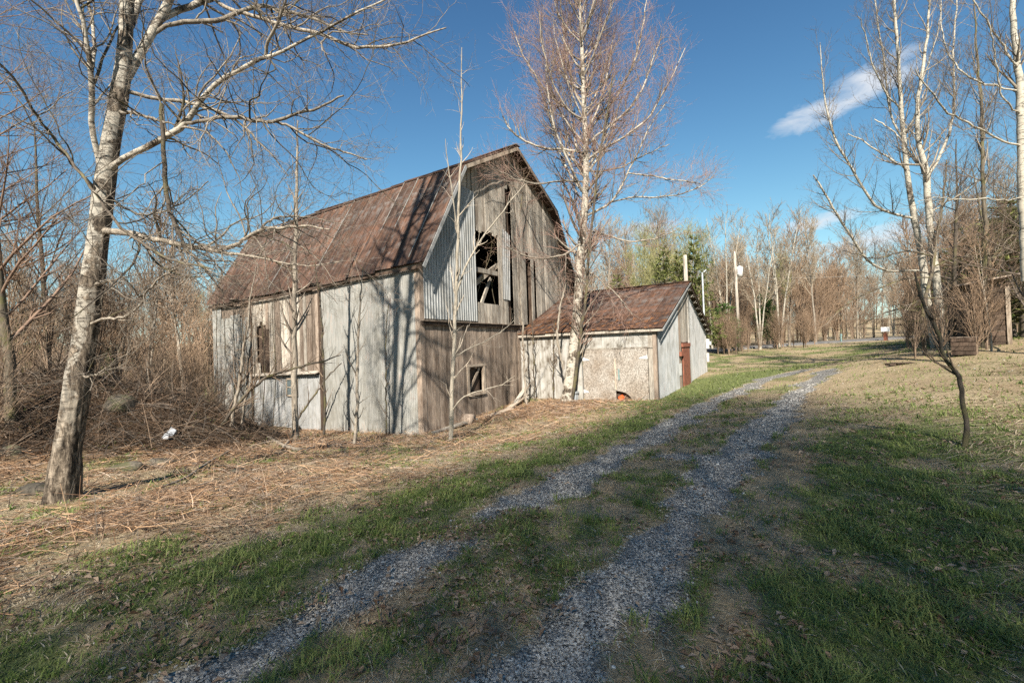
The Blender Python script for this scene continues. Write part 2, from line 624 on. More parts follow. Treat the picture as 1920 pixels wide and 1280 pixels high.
def simple(name, c, rough=.8, var=0., nscale=8, spec=.25, trans=0.):
    m, nt, b = new_mat(name)
    v, r = coords(nt)
    n = noise(nt, v, nscale, 5, .6)
    lo = tuple(x * (1 - .35) for x in c); hi = tuple(min(1, x * 1.35) for x in c)
    col = ramp(nt, n, [(.3, lo), (.7, hi)])
    if var:
        tone = ramp(nt, r, [(0, 1 - var), (1, 1 + var)])
        col = mix(nt, 1., col, tone, 'MULTIPLY')
    nt.links.new(col, b.inputs['Base Color'])
    b.inputs['Roughness'].default_value = rough
    b.inputs['Specular IOR Level'].default_value = spec
    return m


def colmat(name, rough=.75, trans=.0, spec=.2):
    """colour from the mesh's own per-piece attribute"""
    m, nt, b = new_mat(name)
    a = node(nt, 'ShaderNodeVertexColor', layer_name='col')
    nt.links.new(a.outputs[0], b.inputs['Base Color'])
    b.inputs['Roughness'].default_value = rough
    b.inputs['Specular IOR Level'].default_value = spec
    if trans:
        out = [n for n in nt.nodes if n.type == 'OUTPUT_MATERIAL'][0]
        tr = node(nt, 'ShaderNodeBsdfTranslucent', {'Color': a.outputs[0]})
        ms = node(nt, 'ShaderNodeMixShader', {'Fac': trans, 1: b.outputs[0], 2: tr.outputs[0]})
        nt.links.new(ms.outputs[0], out.inputs[0])
    return m


def birch(name, dark=.25, white=(.62, .58, .52), furrow=False):
    m, nt, b = new_mat(name)
    v, r = coords(nt, (1, 1, 5.5), rand=False)
    l = noise(nt, v, 4.5, 7, .7)
    v2, _ = coords(nt, (1, 1, 1), rand=False)
    p = noise(nt, v2, 2.4, 7, .65, .3)
    v3, _ = coords(nt, (1, 1, .28), rand=False)
    fu = noise(nt, v3, 17, 7, .72, .4)
    lent = ramp(nt, l, [(.40, .10), (.455, 1.)])
    col = ramp(nt, p, [(.3, tuple(x * .6 for x in white)), (.5, white), (.75, tuple(min(1, x * 1.15) for x in white))])
    col = mix(nt, .8, col, lent, 'MULTIPLY')
    pm = ramp(nt, p, [(dark, 1.), (dark + .05, 0.)])
    rough = ramp(nt, fu, [(.40, (.022, .017, .013)), (.50, (.10, .08, .06)), (.64, (.30, .25, .195))])
    if furrow:
        # the foot of an old trunk is furrowed, grey and mossy
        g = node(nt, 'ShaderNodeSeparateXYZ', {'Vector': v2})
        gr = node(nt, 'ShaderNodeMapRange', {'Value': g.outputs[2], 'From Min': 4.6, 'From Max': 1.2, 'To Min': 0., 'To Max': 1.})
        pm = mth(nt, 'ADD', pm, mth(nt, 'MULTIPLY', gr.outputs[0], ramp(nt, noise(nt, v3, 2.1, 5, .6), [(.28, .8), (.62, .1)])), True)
        at_ = node(nt, 'ShaderNodeVertexColor', layer_name='col')  # mesh mask: rough foot and the painted shade side
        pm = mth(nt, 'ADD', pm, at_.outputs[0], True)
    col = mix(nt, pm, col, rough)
    nt.links.new(col, b.inputs['Base Color'])
    hh = mth(nt, 'ADD', mth(nt, 'MULTIPLY', fu, pm), mth(nt, 'MULTIPLY', lent, .15))
    bump(nt, b, hh, .9, .03)
    return m


def bark(name, c1, c2, moss=None):
    m, nt, b = new_mat(name)
    v, r = coords(nt, (1, 1, .22))
    f = noise(nt, v, 16, 7, .75, .2)
    v2, _ = coords(nt)
    col = ramp(nt, f, [(.35, c1), (.65, c2)])
    if moss:
        ms = ramp(nt, noise(nt, v2, 3, 6, .6), [(.48, 0.), (.6, 1.)])
        col = mix(nt, mth(nt, 'MULTIPLY', ms, .6), col, moss)
    tone = ramp(nt, r, [(0, .75), (1, 1.2)])
    col = mix(nt, 1., col, tone, 'MULTIPLY')
    nt.links.new(col, b.inputs['Base Color'])
    bump(nt, b, f, .7, .015)
    return m


M = {}
M['wood_grey'] = wood('weathered_grey_wood', (.13, .115, .098), (.36, .325, .28), (.56, .52, .455))
M['wood_brown'] = wood('weathered_brown_wood', (.085, .065, .05), (.235, .185, .148), (.43, .365, .305))
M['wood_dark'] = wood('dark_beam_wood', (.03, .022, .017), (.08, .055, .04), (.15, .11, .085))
M['wood_pale'] = wood('pale_bare_wood', (.20, .16, .12), (.36, .30, .24), (.5, .44, .36))
M['galv_matt'] = metal('matt_galvanised_sheet', (.18, .182, .172), (.32, .322, .307), rust_amt=.5, rough=.75, met=.0)
M['galv_ribbed'] = metal('ribbed_galvanised_sheet', (.21, .225, .232), (.36, .375, .38), rust_amt=.3, rough=.7, met=.0)
M['galv_white'] = metal('white_galvanised_sheet', (.23, .238, .242), (.38, .388, .392), rust_amt=.35, rough=.7, met=.0)
M['roof'] = roofmat('rusted_roof_sheet')
M['roof_moss'] = roofmat('rusted_mossy_roof_sheet', .75)
M['rust_red'] = simple('rust_red_paint', (.22, .085, .055), .7, .1, 6)


def peeling(name):
    m, nt, b = new_mat(name)
    v, r = coords(nt, (1, 1, .25))
    n = noise(nt, v, 9, 8, .7, .3)
    v2, _ = coords(nt)
    n2 = noise(nt, v2, 2.0, 6, .65)
    k = ramp(nt, mth(nt, 'MULTIPLY', n, n2), [(.155, 1.), (.215, 0.)])
    col = mix(nt, k, (.38, .375, .36), (.17, .15, .13))
    col = mix(nt, .8, col, ramp(nt, n2, [(.35, (.55, .52, .46)), (.6, (1, 1, 1))]), 'MULTIPLY')
    nt.links.new(col, b.inputs['Base Color'])
    sv_, _ = coords(nt, (1, 1, .05))
    col = mix(nt, .65, col, ramp(nt, noise(nt, sv_, 7, 7, .7), [(.36, (.50, .46, .40)), (.56, (1, 1, 1))]), 'MULTIPLY')
    nt.links.new(col, b.inputs['Base Color'])
    bump(nt, b, k, .25, .004)
    return m


M['paint_white'] = peeling('peeling_white_paint')


def osbm():
    m, nt, b = new_mat('weathered_chipboard')
    v, r = coords(nt, (1, 1, .6))
    w = node(nt, 'ShaderNodeTexVoronoi', {'Vector': v, 'Scale': 48.0})
    n = noise(nt, v, 30, 5, .7)
    v2, _ = coords(nt)
    n2 = noise(nt, v2, 1.6, 6, .6)
    sep = node(nt, 'ShaderNodeSeparateColor', {'Color': w.outputs[1]})
    col = ramp(nt, sep.outputs[0], [(.0, (.15, .135, .12)), (.3, (.26, .24, .215)), (1, (.40, .375, .345))])
    col = mix(nt, .6, col, ramp(nt, n, [(.35, (.45, .43, .4)), (.6, (1.05, 1.05, 1.05))]), 'MULTIPLY')
    col = mix(nt, .8, col, ramp(nt, n2, [(.35, (.72, .62, .53)), (.6, (1.1, 1.09, 1.08))]), 'MULTIPLY')
    nt.links.new(col, b.inputs['Base Color'])
    return m


M['osb'] = osbm()
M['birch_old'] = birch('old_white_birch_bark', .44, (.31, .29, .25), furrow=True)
M['birch'] = birch('white_birch_bark', .43, (.36, .33, .28))
M['aspen'] = birch('pale_aspen_bark', .36, (.37, .345, .29))
M['limb'] = bark('pale_limb_bark', (.10, .082, .065), (.34, .30, .245))
M['limb_pale'] = bark('pale_sapling_bark', (.16, .14, .11), (.36, .325, .27))
M['limb_dark'] = bark('dark_limb_bark', (.035, .028, .022), (.12, .10, .08), (.13, .12, .05))
M['moss_bark'] = bark('mossy_bark', (.05, .042, .03), (.19, .16, .12), (.12, .12, .04))
M['twig_rust'] = simple('rusty_twigs', (.17, .115, .085), .8, .15)
M['twig_dark'] = simple('dark_twigs', (.12, .095, .075), .8, .15)
M['twig_grey'] = simple('grey_twigs', (.19, .16, .13), .8, .15)
M['twig_pale'] = simple('pale_twigs', (.36, .31, .25), .8, .15)
M['twig_red'] = simple('reddish_twigs', (.27, .175, .14), .8, .1)
M['vine'] = simple('dry_vine', (.25, .185, .13), .8, .15)
M['twig_brown'] = simple('brown_twigs', (.17, .125, .09), .8, .2)
M['crown_brown'] = simple('brown_bare_crown', (.235, .165, .112), .85, .25)
M['crown_grey'] = simple('grey_bare_crown', (.26, .215, .16), .85, .2)
M['crown_bud'] = simple('budding_pale_green_crown', (.27, .26, .12), .85, .15)
M['needles'] = colmat('pine_needles', .6, .25)
M['grass'] = colmat('grass_blades', .6, .45)
M['straw'] = colmat('dry_stems', .7, .15)
M['stones'] = colmat('crushed_stone', .8)
M['leaves'] = colmat('dead_leaves', .7, .2)
M['rock'] = bark('lichen_rock', (.03, .027, .022), (.12, .105, .082), (.06, .065, .022))
M['plastic_grey'] = simple('grey_plastic', (.30, .32, .35), .4, 0, 3)
M['meter_white'] = simple('white_enamel', (.58, .58, .57), .4, 0, 3)
M['galv_grey'] = simple('dull_zinc', (.30, .33, .35), .5, 0, 5)
M['asphalt'] = simple('old_asphalt', (.13, .125, .12), .9, 0, 3)
M['wire'] = simple('wire_metal', (.35, .34, .31), .5)
M['pole'] = wood('grey_pole_wood', (.17, .15, .12), (.32, .29, .25), (.45, .42, .37))
M['sign_white'] = simple('sign_white_paint', (.8, .8, .79), .5, 0, 3)
M['orange'] = simple('orange_plastic', (.55, .10, .03), .5)
M['teal'] = simple('teal_paint', (.14, .22, .22), .6)


def ground_mat():
    m, nt, b = new_mat('ground_cover')
    a = node(nt, 'ShaderNodeVertexColor', layer_name='col')
    b2 = node(nt, 'ShaderNodeVertexColor', layer_name='col2')
    s1 = node(nt, 'ShaderNodeSeparateColor', {'Color': a.outputs[0]})
    s2 = node(nt, 'ShaderNodeSeparateColor', {'Color': b2.outputs[0]})
    tcn = nt.nodes.new('ShaderNodeTexCoord')
    v = tcn.outputs['Object']
    fine = noise(nt, v, 28, 8, .75)
    mid = noise(nt, v, 3.5, 8, .7)
    big = noise(nt, v, .6, 6, .6)

    def msk(s, lo=.25, hi=.6):
        t = mth(nt, 'ADD', s, mth(nt, 'MULTIPLY', mth(nt, 'SUBTRACT', mid, .5), .9))
        t = mth(nt, 'ADD', t, mth(nt, 'MULTIPLY', mth(nt, 'SUBTRACT', fine, .5), .6))
        return ramp(nt, t, [(lo, 0.), (hi, 1.)])
    straw = ramp(nt, fine, [(.3, (.13, .105, .065)), (.5, (.30, .245, .165)), (.7, (.46, .39, .275))])
    straw = mix(nt, .7, straw, ramp(nt, big, [(.35, (.8, .72, .62)), (.65, (1.1, 1.08, 1.02))]), 'MULTIPLY')
    green = ramp(nt, fine, [(.3, (.06, .075, .028)), (.55, (.14, .165, .065)), (.75, (.27, .26, .13))])
    lit = ramp(nt, fine, [(.3, (.06, .036, .022)), (.5, (.21, .135, .083)), (.7, (.40, .28, .18))])
    sand = ramp(nt, fine, [(.3, (.17, .12, .085)), (.7, (.27, .20, .15))])
    vv = node(nt, 'ShaderNodeTexVoronoi', {'Vector': v, 'Scale': 60.0})
    sv = node(nt, 'ShaderNodeSeparateColor', {'Color': vv.outputs[1]})
    stone = ramp(nt, sv.outputs[0], [(0, (.19, .182, .17)), (.5, (.30, .29, .27)), (1, (.42, .41, .385))])
    stone = mix(nt, 1., stone, ramp(nt, vv.outputs[0], [(.0, 1.), (.5, .85), (.8, .35)]), 'MULTIPLY')
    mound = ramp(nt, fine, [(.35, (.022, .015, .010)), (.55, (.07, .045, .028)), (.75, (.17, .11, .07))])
    col = mix(nt, msk(s1.outputs[2]), straw, lit)
    col = mix(nt, msk(s1.outputs[1], .35, .7), col, green)
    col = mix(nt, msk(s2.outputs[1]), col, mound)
    col = mix(nt, msk(s2.outputs[0], .3, .55), col, sand)
    gm = msk(s1.outputs[0], .32, .55)
    col = mix(nt, gm, col, stone)
    nt.links.new(col, b.inputs['Base Color'])
    b.inputs['Roughness'].default_value = .95
    b.inputs['Specular IOR Level'].default_value = .1
    hh = mth(nt, 'ADD', mth(nt, 'MULTIPLY', fine, .6), mth(nt, 'MULTIPLY', mid, 1.))
    hh = mth(nt, 'SUBTRACT', hh, mth(nt, 'MULTIPLY', mth(nt, 'MULTIPLY', vv.outputs[0], gm), .6))
    bump(nt, b, hh, .8, .06)
    return m


M['ground'] = ground_mat()
#@@STRUCT
# ------------------------------------------------------------------ ground
def axis(lo, hi, d0, g):
    a = [0.0]
    d = d0
    while a[-1] < hi:
        a.append(a[-1] + d); d *= g
    b = [0.0]; d = d0
    while b[-1] > lo:
        b.append(b[-1] - d); d *= g
    return np.array(sorted(set(a + b)))


gx = axis(-900, 900, .15, 1.034)
gy = axis(-300, 1100, .15, 1.031) + 5
GX, GY = np.meshgrid(gx, gy)
GZ = height(GX, GY)
m1 = masks(GX, GY)
GZ = GZ - .035 * m1[0] * (1 - sstep(15, 25, np.hypot(GX, GY))) + .05 * m1[4] * rng.random(GX.shape)
ny, nx = GX.shape
ii = (np.arange(ny - 1)[:, None] * nx + np.arange(nx - 1)[None]).ravel()
gq = np.stack([ii, ii + 1, ii + nx + 1, ii + nx], 1)
cols = np.stack([m1[0].ravel(), m1[1].ravel(), m1[2].ravel(), np.ones(nx * ny)], 1)
gme = mk_mesh('ground', np.stack([GX.ravel(), GY.ravel(), GZ.ravel()], 1), gq, None, M['ground'], True, cols)
at = gme.color_attributes.new('col2', 'FLOAT_COLOR', 'POINT')
at.data.foreach_set('color', np.stack([m1[3].ravel(), m1[4].ravel(), np.zeros(nx * ny), np.ones(nx * ny)], 1).astype(np.float32).ravel())
ground = link('ground', gme)
tag(ground, 'rough grass ground crossed by two gravel wheel tracks', kind='structure')

# the public road beyond the field
def strip(name, ctr, w, dz, mat, n=60):
    ctr = np.array(ctr, float)
    P, _ = resample(np.c_[ctr, np.zeros(len(ctr))], np.ones(len(ctr)), n)
    t = nrm(np.gradient(P, axis=0)); s = np.stack([t[:, 1], -t[:, 0], 0 * t[:, 0]], 1)
    A = P + s * w / 2; B = P - s * w / 2
    zc = height(P[:, 0], P[:, 1]) + dz
    A[:, 2] = zc; B[:, 2] = zc
    A2 = A + s * .5; B2 = B - s * .5; A2[:, 2] -= .35; B2[:, 2] -= .35
    V = np.concatenate([A2, A, B, B2]); i = np.arange(n - 1)
    q = np.concatenate([np.stack([i + k * n, i + 1 + k * n, i + 1 + (k + 1) * n, i + (k + 1) * n], 1) for k in range(3)])
    return link(name, mk_mesh(name, V, q, None, mat))


ROAD = [(-25, 60), (0, 53), (16, 49.5), (30, 51), (45, 57), (70, 68), (110, 88)]
road = strip('road', ROAD, 6.5, .12, M['asphalt'])
tag(road, 'grey road passing beyond the field', kind='structure')

# ------------------------------------------------------------------ barn
TH = math.atan2(.846, .533)
BP = np.array([-2.79, 14.0])
d2 = np.array([.533, .846]); d1 = np.array([-.846, .533])
W, L = 11.1, 12.8
barn = empty('barn', (BP[0], BP[1], 0), TH, 'large weathered gambrel-roofed barn with rusted red metal roof and open gable', 'barn')
ZB = -1.6          # walls run below ground
ZE, ZK, ZR = 4.5, 7.95, 9.8     # eave, knuckle, ridge
XK = 2.05


def sag(y):
    t = min(max(y / L, 0), 1)
    return .24 * t * t * (3 - 2 * t) + .07 * math.sin(PI * t) + .012 * math.sin(y * 2.1)


def roofline(x):
    """height of the gable edge at local x"""
    x = min(x, W - x)
    return ZE + (ZK - ZE) * x / XK if x < XK else ZK + (ZR - ZK) * (x - XK) / (W / 2 - XK)


rb = random.Random(3)


def board(parent, mat, x0, x1, z0, z1f, y, name='board', thick=.024, axis='x', lean=0., sign=-1, z1g=None):
    """one vertical board. axis x: in the gable plane; axis y: in the long wall. top follows function"""
    a = z1f(x0) if callable(z1f) else z1f
    b = z1f(x1) if callable(z1f) else z1f
    w = x1 - x0
    lo0 = z0 + rb.uniform(-.03, .03)
    v = []
    cx = (x0 + x1) / 2
    for yy in (0, thick):
        v += [(-w / 2, yy, lo0), (w / 2, yy, lo0 + rb.uniform(-.02, .02)), (w / 2 + lean, yy, b), (-w / 2 + lean, yy, a)]
    q = [(0, 1, 2, 3), (7, 6, 5, 4), (0, 4, 5, 1), (1, 5, 6, 2), (2, 6, 7, 3), (3, 7, 4, 0)]
    if axis == 'x':
        me = mk_mesh(name, [(p[0], -p[1], p[2]) for p in v], [tuple(reversed(f)) for f in q], None, mat, False)
        return link(name, me, parent, (cx, y, 0))
    me = mk_mesh(name, [(-p[1], p[0], p[2]) for p in v], q, None, mat, False)
    return link(name, me, parent, (y, cx, 0))


def ribbed(name, mat, w, h_left, h_right, pitch, depth, parent, loc, rot=(0, 0, 0), z0=0., box=True, skewtop=None, sharp=False):
    """upright ribbed sheet, width along local x, ribs vertical, outer face -y"""
    n = max(2, int(round(w / pitch)))
    xs, ys = [], []
    if sharp:
        prof = [(0, 0), (.62, 0), (.72, -1), (.88, -1), (1., 0)]
    else:
        prof = [(0, 0), (.25, -.7), (.5, -1), (.75, -.7), (1., 0)]
    for i in range(n):
        for px_, py_ in prof[:-1]:
            xs.append((i + px_) * w / n); ys.append(py_ * depth)
    xs.append(w); ys.append(0)
    k = len(xs)
    V = []
    rows = 5
    for r_ in range(rows):
        f = r_ / (rows - 1)
        for x, y in zip(xs, ys):
            top = h_left + (h_right - h_left) * x / w if skewtop is None else skewtop(x)
            bow = .012 * math.sin(f * 3.1 + x * 2)
            V.append((x, y + bow, z0 + (top - z0) * f))
    n1 = len(V)
    V += [(x, y + .004, z) for x, y, z in V]
    q = []
    for r_ in range(rows - 1):
        for i in range(k - 1):
            a = r_ * k + i
            q.append((a, a + 1, a + k + 1, a + k))
            q.append((n1 + a + k, n1 + a + k + 1, n1 + a + 1, n1 + a))
    for i in range(k - 1):
        q.append((n1 + i, n1 + i + 1, i + 1, i))
        a = (rows - 1) * k + i
        q.append((a, a + 1, n1 + a + 1, n1 + a))
    for r_ in range(rows - 1):
        a = r_ * k; q.append((n1 + a, a, a + k, n1 + a + k))
        a = r_ * k + k - 1; q.append((a, n1 + a, n1 + a + k, a + k))
    return link(name, mk_mesh(name, V, q, None, mat, False), parent, loc, rot)


# --- gable, upper part (local y = 0 plane, boards proud to -y)
def rl(off=.0):
    return lambda x: roofline(min(max(x, 0), W)) - .05 - off


MET_X = 2.86
# wood boards everywhere in upper gable except openings and under the metal sheets
x = 0.02
GAPS = [(5.06, 5.36, 2.9, 8.3), (6.62, 6.95, 2.5, 5.6), (7.2, 7.42, 2.5, 5.4)]
while x < W - .05:
    w = rb.uniform(.16, .27)
    x1 = min(x + w, W - .02)
    mid_ = (x + x1) / 2
    mat = M['wood_grey']
    yo = rb.uniform(-.012, .012)
    if any(a < mid_ < b for a, b, c, d_ in GAPS):
        g = [q_ for q_ in GAPS if q_[0] < mid_ < q_[1]][0]
        board(barn, mat, x, x1 - .01, g[3] + rb.uniform(-.3, .2), rl(), yo)
        x = x1; continue
    if x < 3.0 - .2:
        # behind the metal: sheathing; above the sheets it is visible
        board(barn, mat, x, min(x1, 3.0) - .008, 2.55, rl(), yo + .05)
    elif x < 4.36:
        x1 = min(x1, 4.40)
        board(barn, mat, x, x1 - .01, 6.0 + rb.uniform(-.09, .09), rl(), yo)
        board(barn, mat, x, x1 - .01, 2.55, 3.3 + rb.uniform(-.02, .02), yo)
    else:
        lo = 2.55 + (0 if rb.random() < .8 else rb.uniform(.0, .25))
        if 5.4 < x < 8 and rb.random() < .18:
            zs = rb.uniform(5, 6.2)
            board(barn, mat, x, x1 - .014, lo, zs - .03, yo)
            board(barn, mat, x, x1 - .014, zs, rl(), yo)
        else:
            board(barn, mat, x, x1 - rb.choice([.006, .012, .02, .035]), lo, rl(), yo, lean=rb.uniform(-.012, .012))
    x = x1
# ribbed metal sheets over the left of the gable
xs_ = [0.05, .92, 1.62, 2.22, MET_X]
for i in range(4):
    x0_, x1_ = xs_[i], xs_[i + 1]
    tops = (lambda x0q: (lambda x: min(roofline(x0q + x) - .12, 7.45 - .06 * (x0q + x))))(x0_)
    ribbed('metal_sheet', M['galv_ribbed'], x1_ - x0_ + .02, 0, 0, .135, .024, barn, (x0_, -.035 - .006 * i, 0), (0, rb.uniform(-.003, .003), 0), 2.62, skewtop=tops, sharp=True)
# loose strip hanging beside the loft opening
ribbed('metal_sheet', M['galv_white'], .52, 6.35, 6.2, .13, .022, barn, (4.5, -.045, 0), (0, .035, 0), 3.55, sharp=True)
# belt board between storeys, corner posts
MB().box(-.02, 5.85, -.11, .05, 2.42, 2.53).build('belt_board', M['wood_dark'], barn)
MB().box(-.05, 5.85, -.16, -.0, 2.535, 2.56).build('drip_board', M['wood_brown'], barn)
MB().box(-.06, .13, -.045, .16, ZB, 4.45).build('corner_post', M['wood_brown'], barn)
MB().box(5.62, 5.80, -.06, .1, ZB, 2.4).build('corner_post', M['wood_brown'], barn)
# gable, lower part: brown boards with small window
x = .14
WX0, WX1, WZ0, WZ1 = 2.25, 3.15, .12, .95
while x < 5.6:
    w = rb.uniform(.15, .24); x1 = min(x + w, 5.62); mid_ = (x + x1) / 2
    yo = rb.uniform(-.01, .01)
    if WX0 < mid_ < WX1:
        board(barn, M['wood_brown'], x, x1 - .008, ZB, WZ0, yo)
        board(barn, M['wood_brown'], x, x1 - .008, WZ1, 2.41, yo)
    else:
        board(barn, M['wood_brown'], x, x1 - rb.choice([.005, .01, .018]), ZB, 2.41, yo, lean=rb.uniform(-.01, .01))
    x = x1
board(barn, M['wood_brown'], 5.6, 7.5, ZB, 2.5, .06)
# more boards of the lower gable behind the shed, one panel
MB().box(5.8, W, .0, .03, ZB, 2.5).build('wall_panel', M['wood_brown'], barn)
win = MB().box(WX0 - .08, WX0 + .04, -.07, .02, WZ0 - .05, WZ1 + .05).box(WX1 - .04, WX1 + .08, -.07, .02, WZ0 - .05, WZ1 + .05).box(WX0 - .1, WX1 + .1, -.075, .02, WZ1 + .052, WZ1 + .13).box(WX0 - .08, WX1 + .08, -.09, .02, WZ0 - .13, WZ0 - .052).build('window', M['wood_pale'], barn)
MB().box(WX0 + .05, WX1 - .05, .12, .14, WZ0, WZ1).build('shutter_board', M['wood_dark'], win)
MB().bar((WX0 + .1, .05, WZ0), (WX1 - .15, .03, WZ1), .09, .03, (0, 1, 0)).build('brace', M['wood_pale'], win)

# --- long wall (local x = 0 plane, outer face -x)
def ywall(mat, y0, y1, z0, z1, yo=0, **k):
    return board(barn, mat, y0, y1, z0, z1, yo, axis='y', **k)


ZT = 4.42
# light matt sheets, near section
y = .17
seg = [.17, 1.0, 1.78, 2.55, 3.3, 4.08, 4.82]
for i in range(6):
    a, b_ = seg[i], seg[i + 1]
    zt = ZT - .05 - sag((a + b_) / 2) - rb.uniform(0, .05)
    ribbed('metal_sheet', M['galv_matt'], b_ - a + .03, zt, zt, .078, .014, barn, (-.028 - .004 * (i % 2), b_ + .015, 0), (0, 0, -PI / 2), ZB)
MB().box(-.07, .03, 4.83, 4.97, ZB, 4.22).build('wall_post', M['wood_dark'], barn)
y = 4.98
while y < 9.5:
    w = rb.uniform(.16, .26); y1 = min(y + w, 9.5)
    top = 4.0 + rb.uniform(-.12, .1) if y > 5.6 else 4.1
    low = .95
    mt = M['wood_brown'] if rb.random() < .7 else M['wood_grey']
    if 8.2 < y < 9.0 and rb.random() < .75:
        ywall(mt, y, y1 - .01, 2.9 + rb.uniform(-.2, .2), top, rb.uniform(-.01, .01)); 
        if rb.random() < .5: ywall(mt, y, y1 - .01, low, 1.35, rb.uniform(-.01, .01))
    else:
        ywall(mt, y, y1 - rb.choice([.006, .015, .03]), low, top, rb.uniform(-.01, .01), lean=rb.uniform(-.01, .01))
    y = y1
# weathered ledge and lower bright sheets
v_ = MB().bar((-.12, 4.98, .98), (-.12, 9.55, .86), .26, .03, (-.35, 0, 1)).build('ledge_board', M['wood_grey'], barn)
seg = [4.98, 5.75, 6.5, 7.3, 8.05, 8.8, 9.5]
for i in range(6):
    a, b_ = seg[i], seg[i + 1]
    ribbed('metal_sheet', M['galv_white'], b_ - a + .02, .88, .9, .125, .02, barn, (-.03 - .005 * (i % 2), b_ + .01, 0), (0, rb.uniform(-.01, .01), -PI / 2), ZB, sharp=True)
# small window with four panes in the lower sheets
wy0, wy1, wz0, wz1 = 6.35, 7.05, .05, .75
wf = MB().box(-.10, -.05, wy0, wy1, wz0, wz0 + .06).box(-.10, -.05, wy0, wy1, wz1 - .06, wz1).box(-.10, -.05, wy0, wy0 + .06, wz0, wz1).box(-.10, -.05, wy1 - .06, wy1, wz0, wz1).box(-.095, -.055, (wy0 + wy1) / 2 - .02, (wy0 + wy1) / 2 + .02, wz0 + .06, wz1 - .06).box(-.094, -.056, wy0 + .06, wy1 - .06, (wz0 + wz1) / 2 - .02, (wz0 + wz1) / 2 + .02).build('window', M['wood_pale'], barn)
MG, gnt, gb = new_mat('dusty_glass')
gb.inputs['Base Color'].default_value = (.10, .13, .14, 1); gb.inputs['Roughness'].default_value = .25; gb.inputs['Specular IOR Level'].default_value = .6
for (a, b_, c_, d_) in ((wy0 + .06, (wy0 + wy1) / 2 - .02, wz0 + .06, .38), ((wy0 + wy1) / 2 + .02, wy1 - .06, wz0 + .06, .38), (wy0 + .06, (wy0 + wy1) / 2 - .02, .42, wz1 - .06), ((wy0 + wy1) / 2 + .02, wy1 - .06, .42, wz1 - .06)):
    MB().box(-.08, -.07, a, b_, c_, d_).build('pane', MG, wf)
# far section: sheets, boards at top
MB().box(-.06, .03, 9.5, 9.62, ZB, 4.05).build('wall_post', M['wood_dark'], barn)
seg = [9.62, 10.4, 11.2, 12.0, 12.8]
for i in range(4):
    a, b_ = seg[i], seg[i + 1]
    zt = [3.3, 3.45, 3.35, 3.9][i]
    ribbed('metal_sheet', M['galv_matt'], b_ - a + .02, zt, zt, .1, .016, barn, (-.028 - .004 * (i % 2), b_ + .01, 0), (0, rb.uniform(-.006, .006), -PI / 2), ZB)
y = 9.62
while y < 12.75:
    w = rb.uniform(.16, .26); y1 = min(y + w, 12.78)
    ywall(M['wood_brown'], y, y1 - .01, 2.6, 4.0 + rb.uniform(-.05, .05), .03)
    y = y1
# hidden back walls close the dark inside
pts = [(0, ZB)] + [(a_, z_ - .32) for a_, z_ in ((0, ZE), (XK, ZK), (W / 2, ZR), (W - XK, ZK), (W, ZE))] + [(W, ZB)]
MB().prism(pts, L - .03, L).build('back_wall', M['wood_brown'], barn)
MB().box(W - .03, W, .05, L - .03, ZB, ZE - .3).build('side_wall', M['wood_brown'], barn)
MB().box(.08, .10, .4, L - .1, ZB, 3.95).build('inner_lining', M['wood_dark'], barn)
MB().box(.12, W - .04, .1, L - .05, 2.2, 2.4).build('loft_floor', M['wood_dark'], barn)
# frame timbers seen through the loft opening
MB().bar((1.8, .5, 3.1), (5.4, .5, 5.2), .18, .12, (0, 1, 0)).build('brace', M['wood_grey'], barn)
MB().box(2.7, 4.5, .06, .22, 4.45, 4.62).build('beam', M['wood_grey'], barn)
MB().bar((3.0, -.0, 2.95), (4.5, .45, 4.4), .13, .06, (0, 1, 0)).build('fallen_beam', M['wood_grey'], barn)
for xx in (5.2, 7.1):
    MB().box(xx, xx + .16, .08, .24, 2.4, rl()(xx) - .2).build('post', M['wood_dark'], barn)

# --- roof sheets: each sheet is a part, alike sheets share one mesh
def sheet_mesh(name, w, ln, mat, ribs=3):
    """flat in local xy: x along the slope (0..ln), y across (0..w)"""
    xs = [0, ln * .33, ln * .66, ln]
    ys, hs = [], []
    for i in range(ribs):
        for a, h in ((0, .0), (.40, 0.), (.44, .018), (.48, 0.), (.9, 0)):
            ys.append((i + a) * w / ribs); hs.append(h)
    ys[0] = 0; ys += [w - .03, w - .012, w + .01]; hs += [0, .035, .0]
    k = len(ys)
    V = [(x_, y_, h_) for x_ in xs for y_, h_ in zip(ys, hs)]
    n1 = len(V)
    V += [(x_, y_, h_ - .006) for x_, y_, h_ in V]
    q = []
    for r_ in range(len(xs) - 1):
        for i in range(k - 1):
            a = r_ * k + i
            q.append((a, a + k, a + k + 1, a + 1)); q.append((n1 + a + 1, n1 + a + k + 1, n1 + a + k, n1 + a))
    for r_ in (0, len(xs) - 1):
        for i in range(k - 1):
            a = r_ * k + i; q.append((a, a + 1, n1 + a + 1, n1 + a))
    for r_ in range(len(xs) - 1):
        for i in (0, k - 1):
            a = r_ * k + i; q.append((a, n1 + a, n1 + a + k, a + k))
    return mk_mesh(name, V, q, None, mat, False)


